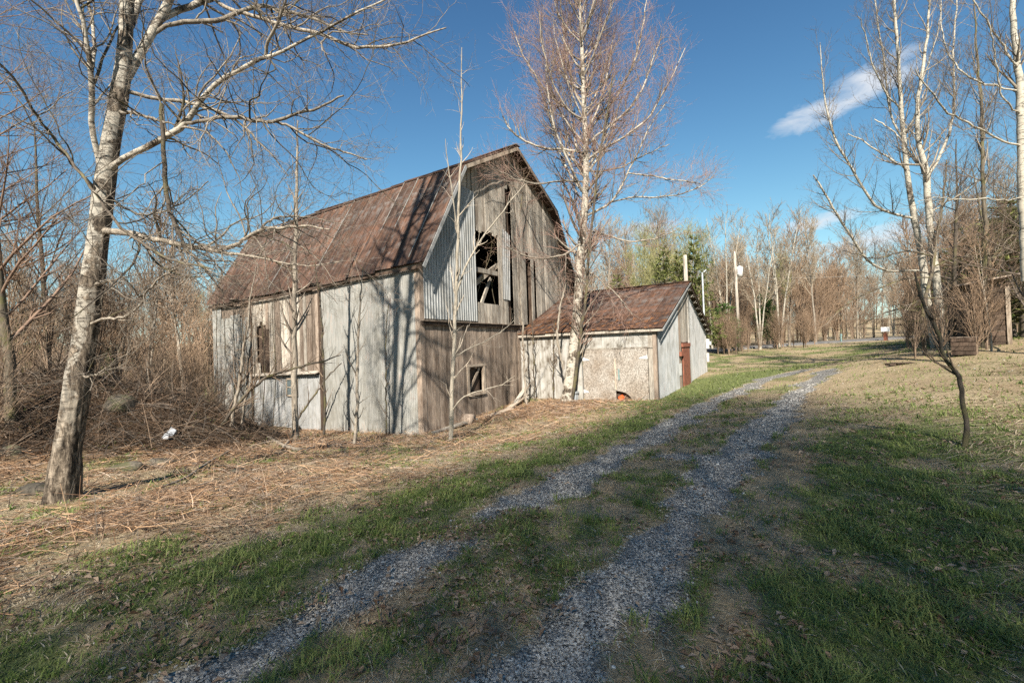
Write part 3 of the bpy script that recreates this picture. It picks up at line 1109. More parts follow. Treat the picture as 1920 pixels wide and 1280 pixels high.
def lay_roof(parent, p_low, p_high, y0, y1, mat, n, ext_low=.0, ragged=0., name='roof_sheet', yoff=0, thk=.0, ribs=3, skip=()):
    """sheets between the local (x,z) points p_low and p_high"""
    dx, dz = p_high[0] - p_low[0], p_high[1] - p_low[1]
    ln = math.hypot(dx, dz)
    w = (y1 - y0) / n
    me = sheet_mesh(name, w, ln + ext_low, mat, ribs)
    ang = math.atan2(dz, dx)
    for i in range(n):
        if i in skip: continue
        e = ext_low + (rb.uniform(-ragged, ragged) if ragged else 0)
        o = link(name, me, parent)
        sc = (ln + e) / (ln + ext_low)
        # basis: X along slope, Y along length, Z outward
        X = Vector((math.cos(ang), 0, math.sin(ang)))
        Y = Vector((0, 1, 0))
        Z = X.cross(Y)
        flip = Z.z < 0
        if flip:
            Y = Vector((0, -1, 0)); Z = X.cross(Y)
        org = Vector((p_low[0], 0, p_low[1])) - X * e + Z * (.03 + .004 * (i % 2) + rb.uniform(0, .014))
        org.y = (y0 + (i + 1) * w) if flip else y0 + i * w
        if parent is barn: org.z -= sag(y0 + (i + .5) * w)
        Mx = Matrix((X, Y, Z)).transposed().to_4x4()
        Mx.translation = org
        o.matrix_local = Mx @ Matrix.Rotation(rb.uniform(-.006, .006), 4, 'X') @ Matrix.Rotation(rb.uniform(-.003, .004), 4, 'Y') @ Matrix.Diagonal((sc, 1, 1, 1))
    return w


OV = .38
NS = 19
lay_roof(barn, (-.02, ZE), (XK, ZK), -OV, L + .25, M['roof'], NS, .26, .10)
lay_roof(barn, (XK - .04, ZK + .02), (W / 2, ZR), -OV, L + .25, M['roof'], NS, .06)
lay_roof(barn, (W + .0, ZE), (W - XK, ZK), -OV, L + .25, M['roof'], NS, .3)
lay_roof(barn, (W - XK + .04, ZK + .02), (W / 2, ZR), -OV, L + .25, M['roof'], NS, .06)
# bare bright seams where the rust has worn off
dxs, dzs = XK + .02, ZK - ZE
for k in (1, 3, 4, 8, 12):
    yk = -OV + k * (L + .25 + OV) / NS
    f0_, f1_ = rb.choice([0, 0, .15, .4]), rb.choice([1, 1, .9, .7])
    MB().bar((-.02 + dxs * f0_ - .075, yk, ZE + dzs * f0_ + .05 - sag(yk)), (-.02 + dxs * f1_ - .075, yk, ZE + dzs * f1_ + .05 - sag(yk)), .022, .016, (1, 0, -.5)).build('roof_seam', M['galv_matt'], barn)
for k in range(7):
    ya, yb = -OV - .03 + k * 1.9, min(-OV - .03 + (k + 1) * 1.9, L + .27)
    MB().bar((W / 2, ya, ZR + .06 - sag(ya)), (W / 2, yb, ZR + .062 - sag(yb)), .34, .03).build('ridge_cap', M['roof'], barn)
# roof boards under the sheets (seen from below at the overhang)
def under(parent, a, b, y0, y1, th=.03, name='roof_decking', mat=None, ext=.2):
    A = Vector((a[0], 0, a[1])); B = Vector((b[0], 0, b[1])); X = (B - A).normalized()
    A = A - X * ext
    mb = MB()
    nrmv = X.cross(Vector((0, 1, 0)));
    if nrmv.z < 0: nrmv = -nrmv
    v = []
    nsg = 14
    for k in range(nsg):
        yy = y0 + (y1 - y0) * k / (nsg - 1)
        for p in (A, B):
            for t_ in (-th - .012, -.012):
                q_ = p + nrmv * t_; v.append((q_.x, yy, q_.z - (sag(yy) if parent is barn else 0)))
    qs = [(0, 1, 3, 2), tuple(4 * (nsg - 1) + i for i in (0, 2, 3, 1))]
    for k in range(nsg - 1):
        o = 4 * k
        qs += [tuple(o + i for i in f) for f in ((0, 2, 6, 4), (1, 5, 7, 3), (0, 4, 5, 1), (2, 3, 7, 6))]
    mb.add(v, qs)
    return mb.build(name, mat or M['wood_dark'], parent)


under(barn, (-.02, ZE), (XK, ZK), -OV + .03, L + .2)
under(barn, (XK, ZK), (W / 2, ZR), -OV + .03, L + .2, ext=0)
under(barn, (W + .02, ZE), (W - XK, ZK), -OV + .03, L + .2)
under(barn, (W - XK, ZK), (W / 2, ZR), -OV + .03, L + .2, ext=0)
# barge boards along the gable edge
for (a, b_, m_) in (((-.2, ZE - .30), (XK, ZK - .0), 'galv_white'), ((XK, ZK), (W / 2, ZR), 'wood_pale'), ((W + .16, ZE - .2), (W - XK, ZK), 'wood_brown'), ((W - XK, ZK), (W / 2, ZR), 'wood_brown')):
    MB().bar((a[0], -OV - .012, a[1] - .07), (b_[0], -OV - .012, b_[1] - .07), .024, .13 if m_ != 'galv_white' else .11, (0, 0, 1)).build('barge_board', M[m_], barn)
# rafter tails under the right overhang
for k in range(9):
    f = (k + .5) / 9
    x_ = W - XK * f if k < 5 else W - XK - (W / 2 - XK) * (k - 4.5) / 4.6
    z_ = roofline(x_)
    MB().box(x_ - .05, x_ + .05, -OV + .04, .02, z_ - .17, z_ - .06).build('rafter_tail', M['wood_brown'], barn)
for k in range(5):
    ya, yb = -.25 + k * 2.62, -.25 + (k + 1) * 2.62
    MB().bar((-.16, ya, ZE - .33 - sag(ya)), (-.16, yb, ZE - .33 - sag(yb)), .03, .10).build('eave_board', M['wood_dark'], barn)

# ------------------------------------------------------------------ shed
SX0, SX1, SY = 5.82, 15.5, -5.6      # in barn axes: from the gable to SY
def b2w(x, y):
    return BP + x * d2 + y * d1


so_ = b2w(SX0, SY)
shed = empty('shed', (so_[0], so_[1], 0), TH, 'low white and grey shed with rusty gable roof joined to the barn', 'shed')
SW = SX1 - SX0; SL = -SY - .03        # local: x 0..SW across, y 0..SL toward the barn
SZE, SZR = 2.2, 4.22
SB = -1.1


def sroof(x):
    x = min(x, SW - x)
    return SZE + (SZR - SZE) * x / (SW / 2)


# front (local x = 0): white boards next to barn
y = 2.86
while y < SL - .01:
    w = rb.uniform(.20, .30); y1 = min(y + w, SL)
    board(shed, M['paint_white'], y, y1 - .006, SB, SZE - .06, rb.uniform(-.006, .006), axis='y')
    y = y1
# lintel band above the doors
yy = [.30, 1.15, 2.0, 2.86]
for a, b_ in zip(yy[:-1], yy[1:]):
    o = MB().box(-.035, 0, a, b_ - .006, 1.50, SZE - .07).build('lintel_board', M['paint_white'], shed)
MB().box(-.05, .06, .0, .13, SB, SZE - .05).build('corner_post', M['wood_brown'], shed)
MB().box(-.03, .03, .135, .30, SB, SZE - .06).build('corner_board', M['wood_grey'], shed)
MB().box(-.06, .0, .13, 2.9, 1.455, 1.495).build('lintel', M['wood_grey'], shed)
# two chipboard doors, the left one over a gnawed hole
dz0, dz1 = -.33, 1.45
def door(y0, y1, hole):
    P = [(y0, dz0 + .0), (y0, dz1), (y1, dz1), (y1, dz0)]
    if hole:   # hole at the low-y... side
        a, b_ = hole
        P += [(b_, dz0), (b_ - .08, dz0 + .09), (b_ - .25, dz0 + .17), (a + .12, dz0 + .2), (a, dz0 + .24)] if False else []
    n = len(P)
    mb = MB()
    v = [(-.045, p[0], p[1]) for p in P] + [(-.01, p[0], p[1]) for p in P]
    q = [(i, (i + 1) % n, (i + 1) % n + n, i + n) for i in range(n)]
    mb.add(v, q + [(3, 2, 1, 0), (4, 5, 6, 7)])
    return mb.build('door', M['osb'], shed)


def door_poly(P):
    n = len(P); mb = MB()
    v = [(-.045, p[0], p[1]) for p in P] + [(-.01, p[0], p[1]) for p in P]
    q = [(i, (i + 1) % n, (i + 1) % n + n, i + n) for i in range(n)]
    me = mk_mesh('door', v, q, None, M['osb'], False)
    import bmesh
    bm = bmesh.new(); bm.from_mesh(me); bm.verts.ensure_lookup_table()
    bm.faces.new([bm.verts[i] for i in range(n)]); bm.faces.new([bm.verts[n + i] for i in reversed(range(n))])
    bmesh.ops.recalc_face_normals(bm, faces=bm.faces[:]); bm.to_mesh(me); bm.free()
    return link('door', me, shed)


dA = door_poly([(1.52, dz0 - .3), (1.52, dz1), (2.78, dz1), (2.78, dz0 - .3)])
dB = door_poly([(.32, dz0 - .3), (.32, dz1), (1.505, dz1), (1.505, dz0 + .26), (1.38, dz0 + .24), (1.2, dz0 + .2), (1.06, dz0 + .12), (.93, dz0 - .02), (.9, dz0 - .3)])
dA['label'] = 'left chipboard door'; dB['label'] = 'right chipboard door with gnawed lower corner'
MB().box(-.06, -.047, 1.49, 1.54, dz0 + .3, dz1 - .35).build('meeting_strip', M['wood_pale'], dA)
MB().box(.1, .12, .3, 2.8, SB, 1.4).build('inner_panel', M['wood_dark'], shed)
cyl(MB(), (.04, 1.40, dz0 - .05), (.04, 1.28, dz0 + .05), .11, .08, 14).build('orange_drum', M['orange'], shed)
for (pa, pb) in (((-.052, .32, 1.14), (-.052, .62, 1.10)), ((-.052, 2.78, 1.10), (-.052, 2.52, 1.06)), ((-.052, 2.78, -.12), (-.052, 2.58, -.14))):
    a = Vector(pa); b_ = Vector(pb)
    MB().add([a + Vector((0, 0, .07)), a - Vector((0, 0, .07)), b_ - Vector((0, 0, .015)), b_ + Vector((0, 0, .015)),
              a + Vector((-.012, 0, .07)), a + Vector((-.012, 0, -.07)), b_ + Vector((-.012, 0, -.015)), b_ + Vector((-.012, 0, .015))], BOXQ).build('strap_hinge', M['meter_white'], dA if pa[1] > 1.5 else dB)
MB().box(-.075, -.05, 1.36, 1.40, .32, .72).build('handle', M['teal'], dB)
# tapered white post left of the doors
MB().add([(-.08, 2.80, SB), (-.08, 3.06, SB), (.0, 3.06, SB), (.0, 2.80, SB), (-.08, 2.82, 1.44), (-.08, 2.96, 1.44), (0, 2.96, 1.44), (0, 2.82, 1.44)], BOXQ).build('door_post', M['paint_white'], shed)
# gable end of the shed (local y = 0)
xs_ = [.0, .8, 1.6, 2.4, 3.12]
for i in range(4):
    x0_, x1_ = xs_[i], xs_[i + 1]
    tops = (lambda q0: (lambda x: sroof(q0 + x) - .1))(x0_)
    ribbed('metal_sheet', M['galv_ribbed'], x1_ - x0_ + .02, 0, 0, .13, .022, shed, (x0_ + .05, -.03 - .004 * (i % 2), 0), (0, 0, 0), SB, skewtop=tops, sharp=True)
MB().prism([(.02, SB), (.02, SZE - .05), (SW / 2, SZR - .08), (SW - .02, SZE - .05), (SW - .02, SB)], .0, .03).build('gable_sheathing', M['wood_brown'], shed)
# loft boards over the door, red door, trim
x = 3.15
while x < 5.2:
    w = rb.uniform(.22, .36); x1 = min(x + w, 5.2)
    board(shed, M['wood_grey'] if x > 3.6 else M['wood_brown'], x, x1 - .01, 1.62 if x > 3.7 else SB, lambda q: sroof(q) - .12, -.005 + rb.uniform(-.01, .01))
    x = x1
MB().box(3.75, 5.25, -.12, -.035, 1.42, 1.58).build('door_track', M['rust_red'], shed)
MB().box(3.3, 3.75, -.13, -.035, 1.05, 1.22).build('track_bracket', M['rust_red'], shed)
rd = MB().box(3.82, 5.18, -.085, -.04, SB, 1.40).build('door', M['rust_red'], shed)
rd['label'] = 'rust red sliding door'
MB().box(4.0, 4.03, -.10, -.087, .3, .55).build('handle', M['wood_dark'], rd)
MB().box(3.2, 3.6, -.05, -.036, .25, .75).build('notice_board', M['meter_white'], shed)
MB().box(5.22, 5.45, -.075, .0, SB, 3.9).build('trim_board', M['paint_white'], shed)
x = 5.46
while x < SW - .15:
    w = .62; x1 = min(x + w, SW - .12)
    tops = (lambda q0: (lambda x: sroof(q0 + x) - .1))(x)
    ribbed('metal_sheet', M['galv_white'], x1 - x + .01, 0, 0, .16, .018, shed, (x, -.03, 0), (0, 0, 0), SB, skewtop=tops, sharp=True)
    x = x1
MB().box(SW - .12, SW + .02, -.06, .06, SB, SZE - .05).build('corner_post', M['paint_white'], shed)
MB().box(SW - .03, SW, .06, SL, SB, SZE).build('side_wall', M['wood_brown'], shed)
# shed roof
lay_roof(shed, (-.02, SZE), (SW / 2, SZR), -.28, SL, M['roof_moss'], 9, .22, .03, ribs=4)
lay_roof(shed, (SW + .02, SZE), (SW / 2, SZR), -.28, SL, M['roof'], 9, .35, .03, ribs=4)
under(shed, (-.02, SZE), (SW / 2, SZR), -.25, SL, ext=.15)
under(shed, (SW + .02, SZE), (SW / 2, SZR), -.25, SL, ext=.3, th=.02)
MB().bar((-.17, -.27, SZE - .13), (-.17, SL, SZE - .13), .03, .09).build('eave_board', M['wood_grey'], shed)
MB().bar((-.2, -.29, SZE - .13), (SW / 2, -.29, SZR - .06), .024, .07, (0, 0, 1)).build('barge_board', M['galv_ribbed'], shed)
MB().bar((SW + .3, -.265, SZE - .19), (SW / 2, -.265, SZR - .09), .024, .06, (0, 0, 1)).build('barge_board', M['wood_dark'], shed)
for k in range(9):
    x_ = SW / 2 + .4 + k * (SW / 2 - .2) / 8
    z_ = sroof(x_) if x_ < SW else SZE - .06
    MB().box(x_ - .06, x_ + .06, -.245, -.04, z_ - .16, z_ - .055).build('purlin_end', M['wood_grey'], shed)
MB().bar((SW / 2, -.3, SZR + .05), (SW / 2, SL, SZR + .05), .25, .025).build('ridge_cap', M['roof'], shed)
# service mast, meter and boxes at the far corner of the shed
mast = empty('service_mast', tuple(b2w(SX1 + .12, SY + .02)) + (0,), TH, 'thin grey electrical service mast at far corner of the shed', 'mast')
cyl(MB(), (0, 0, .0), (0, 0, 5.3), .045, .04, 10).build('pipe', M['galv_grey'], mast, True)
MB().box(-.16, .16, -.2, -.05, 1.25, 1.75).build('meter_box', M['meter_white'], mast)
cyl(MB(), (0, -.2, 1.5), (0, -.3, 1.5), .12, .11, 14).build('meter', M['meter_white'], mast)
MB().box(-.1, .1, -.17, -.05, .55, 1.0).build('switch_box', M['meter_white'], mast)
cyl(MB(), (0, -.07, 5.3), (.02, -.2, 5.42), .05, .03, 10).build('weather_head', M['galv_grey'], mast)
# ------------------------------------------------------------------ trees
def trace(pts, d0, d1=None, sc=1.):
    """pts: (px, py, halfwidth px) read off the photograph, standing at depth d0..d1"""
    d1 = d0 if d1 is None else d1
    n = len(pts)
    P, R = [], []
    for i, (a, b_, w) in enumerate(pts):
        d = d0 + (d1 - d0) * i / max(n - 1, 1)
        P.append(unp(a, b_, d)); R.append(w * sc / FPX * d * math.cos(math.atan((a - 960) / FPX)))
    return np.array(P), np.array(R)


def pxof(P):
    d = np.asarray(P) - EYE
    z = d @ _F
    return np.stack([960 + FPX * (d @ _R) / z, 640 - FPX * (d @ _U) / z], -1)


def snap(P, R, others):
    """a limb starts on the stem it grows from"""
    A = np.concatenate([o[0] for o in others]); RR = np.concatenate([o[1] for o in others])
    q = pxof(A); p = pxof(P[:1])[0]
    k = np.argmin(np.hypot(*(q - p).T))
    off = A[k] - P[0]
    w = np.linspace(1, 0, len(P))[:, None]**2
    P = P + off * w
    return P, np.minimum(R, max(RR[k] * .95, .01))


def jig(P, s, rg=rng):
    """small natural irregularity"""
    Q = P.copy(); Q[1:] += rg.normal(size=Q[1:].shape) * s
    return Q


def stack(lst, K):
    A = [resample(p, r, K) for p, r in lst]
    return np.stack([a[0] for a in A]), np.stack([a[1] for a in A])


def addpart(root, base, name, mat, sets, label=None):
    V, Q = cat([tubes(P, R, s) for P, R, s in sets if len(P)])
    o = link(name, mk_mesh(name, V - np.asarray(base), Q, None, mat), root)
    if label: o['label'] = label
    if name in ('branches', 'twigs', 'tendrils'): o['kind'] = 'stuff'
    return o


def trunk_noise(P, R, amp=.04):
    R = R * (1 + rng.normal(size=R.shape) * amp)
    return P, R


# ---- A: the big old birch on the left
D = 6.3
base = g2w(118, 942); base[2] -= .15
big = empty('birch_tree', tuple(base), 0, 'thick old birch with furrowed white trunk leaning right by the brush bank', 'tree')
tp = [(112, 965, 46), (116, 940, 39), (125, 850, 34), (140, 760, 31), (158, 640, 29), (175, 520, 27), (187, 420, 25), (197, 340, 24), (207, 270, 23), (222, 190, 21), (231, 130, 19), (236, 60, 17), (238, 0, 16), (243, -150, 22), (250, -350, 27), (258, -600, 27), (266, -900, 24), (270, -1250, 19), (272, -1600, 13), (276, -2000, 4)]
P0, R0 = trace(tp, D)
Pt, Rt = resample(P0, R0, 220)
Rt = Rt * (.88 + .03 * np.sin(np.arange(220) * .45))
def old_trunk(P, R, sides=48):
    """root flare and deep bark furrows at the foot, knots higher up"""
    V, Q = tubes(P[None], R[None], sides)
    V = V.reshape(len(P), sides, 3)
    C0 = P[:, None]
    a = np.arange(sides)[None] / sides * 2 * PI
    h = (P[:, 2] - P[0, 2])[:, None]
    fl = 1 + np.exp(-h / .28) * (.22 + .16 * np.sin(a * 3 + 1) + .12 * np.sin(a * 5 + 2))
    am = .10 * np.exp(-np.maximum(h - 1.2, 0) / 1.6) + .012
    rid = np.sin(a * 9 + 2.2 * np.sin(h * 1.6) + 1.1 * np.sin(h * 4.1 + a * 2)) * .6 + np.sin(a * 15 + 3 * np.sin(h * 2.3 + 1) + h * 2.1) * .4
    brk = .55 + .45 * np.sin(h * 17 + 3 * np.sin(a * 4) + a * 3)
    k = fl + am * rid * brk
    kn = 0
    for hk, ak, sk in ((1.9, 2.4, .09), (2.6, 4.6, .12), (3.15, 1.2, .10), (4.1, 5.1, .12), (5.0, 3.3, .10), (2.2, .3, .08)):
        kn = kn + sk * np.exp(-((h - hk) / .09)**2 - (np.angle(np.exp(1j * (a - ak))) / .35)**2)
    k = k + kn
    V = C0 + (V - C0) * k[..., None]
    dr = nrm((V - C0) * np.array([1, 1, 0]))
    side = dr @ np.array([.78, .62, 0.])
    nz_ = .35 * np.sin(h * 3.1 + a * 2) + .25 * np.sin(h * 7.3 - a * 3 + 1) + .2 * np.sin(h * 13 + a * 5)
    mk = sstep(.0, .45, side - .12 + .45 * nz_) * (1 - sstep(5.0, 7.0, h)) + (1 - sstep(.5, 2.0, h + nz_ * .6)) * .9  # rough bark at the foot, plus a shaded right side painted into the colour
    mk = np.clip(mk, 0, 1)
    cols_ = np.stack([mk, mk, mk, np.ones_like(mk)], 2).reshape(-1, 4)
    return V.reshape(-1, 3), Q, cols_
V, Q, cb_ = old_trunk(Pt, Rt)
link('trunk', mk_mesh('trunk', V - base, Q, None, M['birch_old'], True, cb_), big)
stems = [
    ([(197, 348, 9), (183, 300, 8.5), (173, 250, 8), (172, 190, 8), (173, 140, 7.5), (168, 100, 7), (157, 60, 6), (145, 10, 5.5), (130, -80, 5), (105, -260, 4), (80, -450, 2)], D, D - .8),
    ([(174, 135, 5), (181, 95, 5), (177, 50, 4.5), (166, 0, 4), (150, -100, 3), (140, -260, 2)], D - .2, D + .4),
    ([(228, 165, 15), (250, 128, 14), (272, 85, 12.5), (298, 45, 12), (325, 0, 11.5), (350, -80, 15), (385, -250, 23), (410, -500, 24), (430, -800, 22), (445, -1150, 16), (455, -1500, 10), (460, -1900, 3)], D, D + .9),
    ([(250, 68, 10), (262, 40, 10), (274, 0, 9.5), (283, -100, 9), (297, -300, 7), (315, -550, 4)], D, D + 1.2),
    ([(296, 48, 10), (318, 32, 9), (345, 20, 9), (390, 2, 8.5), (440, -22, 7.5), (520, -62, 6), (600, -120, 4.5), (690, -200, 2.5)], D + .1, D + 1.2),
    ([(203, 335, 10), (215, 318, 9), (235, 300, 8.5), (268, 285, 8.5), (305, 266, 8.5), (340, 246, 8.5), (355, 233, 8), (370, 205, 7), (386, 180, 6.5), (403, 158, 6.5), (430, 143, 6), (460, 128, 5.5), (482, 112, 5.2), (497, 104, 5), (525, 105, 4), (548, 88, 3.6), (575, 72, 3.4), (605, 58, 3.2), (630, 46, 3), (664, 26, 2.6), (695, 12, 2.2), (726, -2, 1.8)], D, D - .7),
    ([(355, 236, 5), (388, 231, 5.2), (420, 222, 5.2), (450, 222, 5), (480, 229, 5), (512, 230, 4.6), (540, 220, 4.2), (565, 208, 3.6), (595, 207, 3), (625, 186, 2.5), (645, 178, 2)], D - .3, D - 1.0),
    ([(512, 231, 3.5), (545, 240, 3.3), (580, 260, 3.1), (610, 275, 2.8), (645, 285, 2.2), (690, 300, 1.4)], D - .6, D - .2),
    ([(497, 104, 4.5), (500, 80, 4.3), (512, 58, 4), (524, 33, 3.8), (534, 2, 3.4), (550, -60, 3), (560, -140, 2)], D - .5, D - .9),
    ([(405, 18, 5), (425, 32, 5.2), (447, 40, 5.2), (494, 48, 5), (534, 58, 4.8), (581, 67, 4.5), (619, 76, 4.2), (662, 93, 3.8), (712, 92, 3.3), (753, 84, 2.8), (790, 67, 2.2), (837, 52, 1.4)], D + .5, D + .1),
    ([(300, 75, 5), (330, 52, 6), (370, 45, 6.5), (410, 46, 6.5), (440, 34, 6), (470, 18, 5.5), (500, 12, 5), (540, 26, 4.5), (590, 34, 3.5), (640, 60, 2.4), (690, 66, 1.5)], D + .2, D + .9),
    ([(243, 175, 6), (275, 186, 6), (300, 190, 5.5), (340, 194, 5.2), (385, 201, 4.8), (425, 215, 4.2), (455, 232, 3.4), (480, 262, 2.6), (510, 290, 1.8), (540, 330, 1.2)], D, D + .9),
    ([(243, 210, 5), (260, 212, 5), (285, 220, 4.2), (305, 228, 3.2), (330, 235, 1.6)], D, D - .7),
    ([(197, 372, 6), (172, 344, 5.6), (134, 303, 5), (100, 256, 4.8), (72, 222, 4.8), (47, 178, 4.4), (19, 137, 4.2), (-15, 105, 4), (-80, 50, 3)], D - .2, D - 1.3),
    ([(205, 430, 11), (228, 431, 10), (265, 437, 9), (300, 447, 8.5), (345, 457, 8), (380, 465, 7), (410, 468, 6), (440, 477, 4.5), (478, 480, 3.2), (520, 490, 2.4), (570, 500, 1.6), (640, 490, 1.)], D, D - .6),
    ([(408, 468, 5), (440, 458, 5), (462, 446, 5), (478, 434, 5), (497, 427, 5), (520, 427, 4.6), (550, 425, 4), (575, 423, 2.6), (620, 430, 1.6)], D - .4, D - 1.1),
    ([(488, 430, 3), (497, 415, 3), (520, 408, 2.8), (550, 405, 2.2), (590, 408, 1.6), (650, 424, 1.)], D - .6, D - .3),
    ([(60, 300, 4), (100, 330, 4.5), (135, 358, 5), (168, 390, 5.5), (200, 420, 5), (225, 442, 5), (262, 462, 4.5), (290, 478, 4), (322, 490, 3.4), (360, 496, 2.8), (400, 506, 2)], D - .6, D - 1.2),
    ([(175, 530, 6), (190, 528, 5.6), (206, 525, 5), (214, 536, 3)], D - .1, D - .3),
    ([(165, 605, 5), (195, 594, 4.4), (235, 594, 3.8), (262, 575, 3.4), (275, 545, 3), (300, 522, 2.6), (335, 500, 1.8)], D - .2, D - .7),
    ([(145, 700, 4), (160, 708, 3.5), (180, 702, 2.6), (200, 690, 1.4)], D - .2, D - .8),
    ([(190, 330, 4), (215, 385, 3.6), (262, 405, 3), (300, 400, 2.6), (345, 380, 2), (390, 340, 1.4)], D, D + .8),
]
limbs = []
for pts, a, b_ in stems:
    P, R = trace(pts, a, b_, .78)
    P, R = resample(P, R, 26)
    P, R = snap(P, R, [resample(Pt, Rt, 200)] + [resample(a_, b2_, 80) for a_, b2_ in limbs])
    limbs.append((P, R))
for i, (P, R) in enumerate(limbs):
    P = jig(P, .006); limbs[i] = (P, R)
    white = i in (0, 1, 2, 3, 4, 5)
    addpart(big, base, 'limb', M['birch'] if white else M['limb'] if i not in (13, 17) else M['limb_dark'], [(P[None], R[None], 12 if white else 8)])
# dead hanging branch
P, R = trace([(303, 195, 4), (304, 235, 4.5), (306, 275, 4.5), (309, 320, 5), (312, 360, 5), (316, 390, 4.5), (326, 415, 4), (338, 440, 4), (350, 470, 3.4), (368, 490, 3), (392, 512, 2.6), (418, 548, 1.5)], D - .5, D - .9)
P, R = resample(P, R, 24)
hang = (P, R)
addpart(big, base, 'limb', M['limb_dark'], [(jig(P, .008)[None], R[None], 8)], 'dead branch hanging straight down with peeling bark')
LP, LR = stack(limbs + [hang], 14)
# upper crown: limbs from the high stems (above the picture; they cast the shadows on the barn)
UP, UR = stack([(P0[12:], R0[12:]), limbs[2][0:2], limbs[3][0:2]], 14)
u1 = kids(UP, UR, n=10, f0=.15, f1=.95, ln=(.16, .34), taper=.5, ang=(35, 65), up=.07, wig=.14, K=10, rr=.5)
e1 = kids(LP, LR, per_m=1.1, f0=.15, f1=.9, ln=(1.0, 2.2), taper=.45, ang=(30, 65), up=.03, wig=.2, K=14, rr=.55, rel=False, rmin=.006)
addpart(big, base, 'branches', M['limb_dark'], [(e1[0], e1[1], 6)])
LP = np.concatenate([LP, e1[0]]); LR = np.concatenate([LR, e1[1]])
c1 = kids(LP, LR, per_m=6.5, f0=.18, f1=.97, ln=(.5, 1.5), taper=.45, ang=(30, 70), up=.02, wig=.22, K=9, rr=.45, rel=False, rmin=.0028)
c1b = kids(u1[0], u1[1], per_m=2.6, f0=.2, f1=.98, ln=(.6, 1.2), taper=.4, ang=(30, 60), up=.03, wig=.2, K=6, rr=.5, rel=False, rmin=.003)
c2 = kids(c1[0], c1[1], per_m=7.0, f0=.15, f1=1, ln=(.18, .5), taper=.3, ang=(30, 75), up=.05, wig=.25, K=6, rr=.55, rel=False, rmin=.0017)
c3 = kids(c2[0], c2[1], per_m=7, f0=.2, f1=1, ln=(.07, .24), taper=.2, ang=(30, 75), up=.06, wig=.25, K=3, rr=.6, rel=False, rmin=.0015)
c2b = kids(c1b[0], c1b[1], per_m=2.2, f0=.2, f1=1, ln=(.25, .6), taper=.3, ang=(30, 60), up=.05, wig=.2, K=3, rr=.6, rel=False, rmin=.002)
addpart(big, base, 'branches', M['limb'], [(u1[0], u1[1], 6), (c1[0], c1[1], 5), (c1b[0], c1b[1], 3)])
addpart(big, base, 'twigs', M['twig_grey'], [(c2[0][::2], c2[1][::2], 3), (c3[0][::2], c3[1][::2], 3), (c2b[0], c2b[1], 3)])
addpart(big, base, 'twigs', M['twig_dark'], [(c2[0][1::2], c2[1][1::2], 3), (c3[0][1::2], c3[1][1::2], 3)])
print('big', len(c1[0]), len(c2[0]), len(c3[0]), len(c2b[0]))

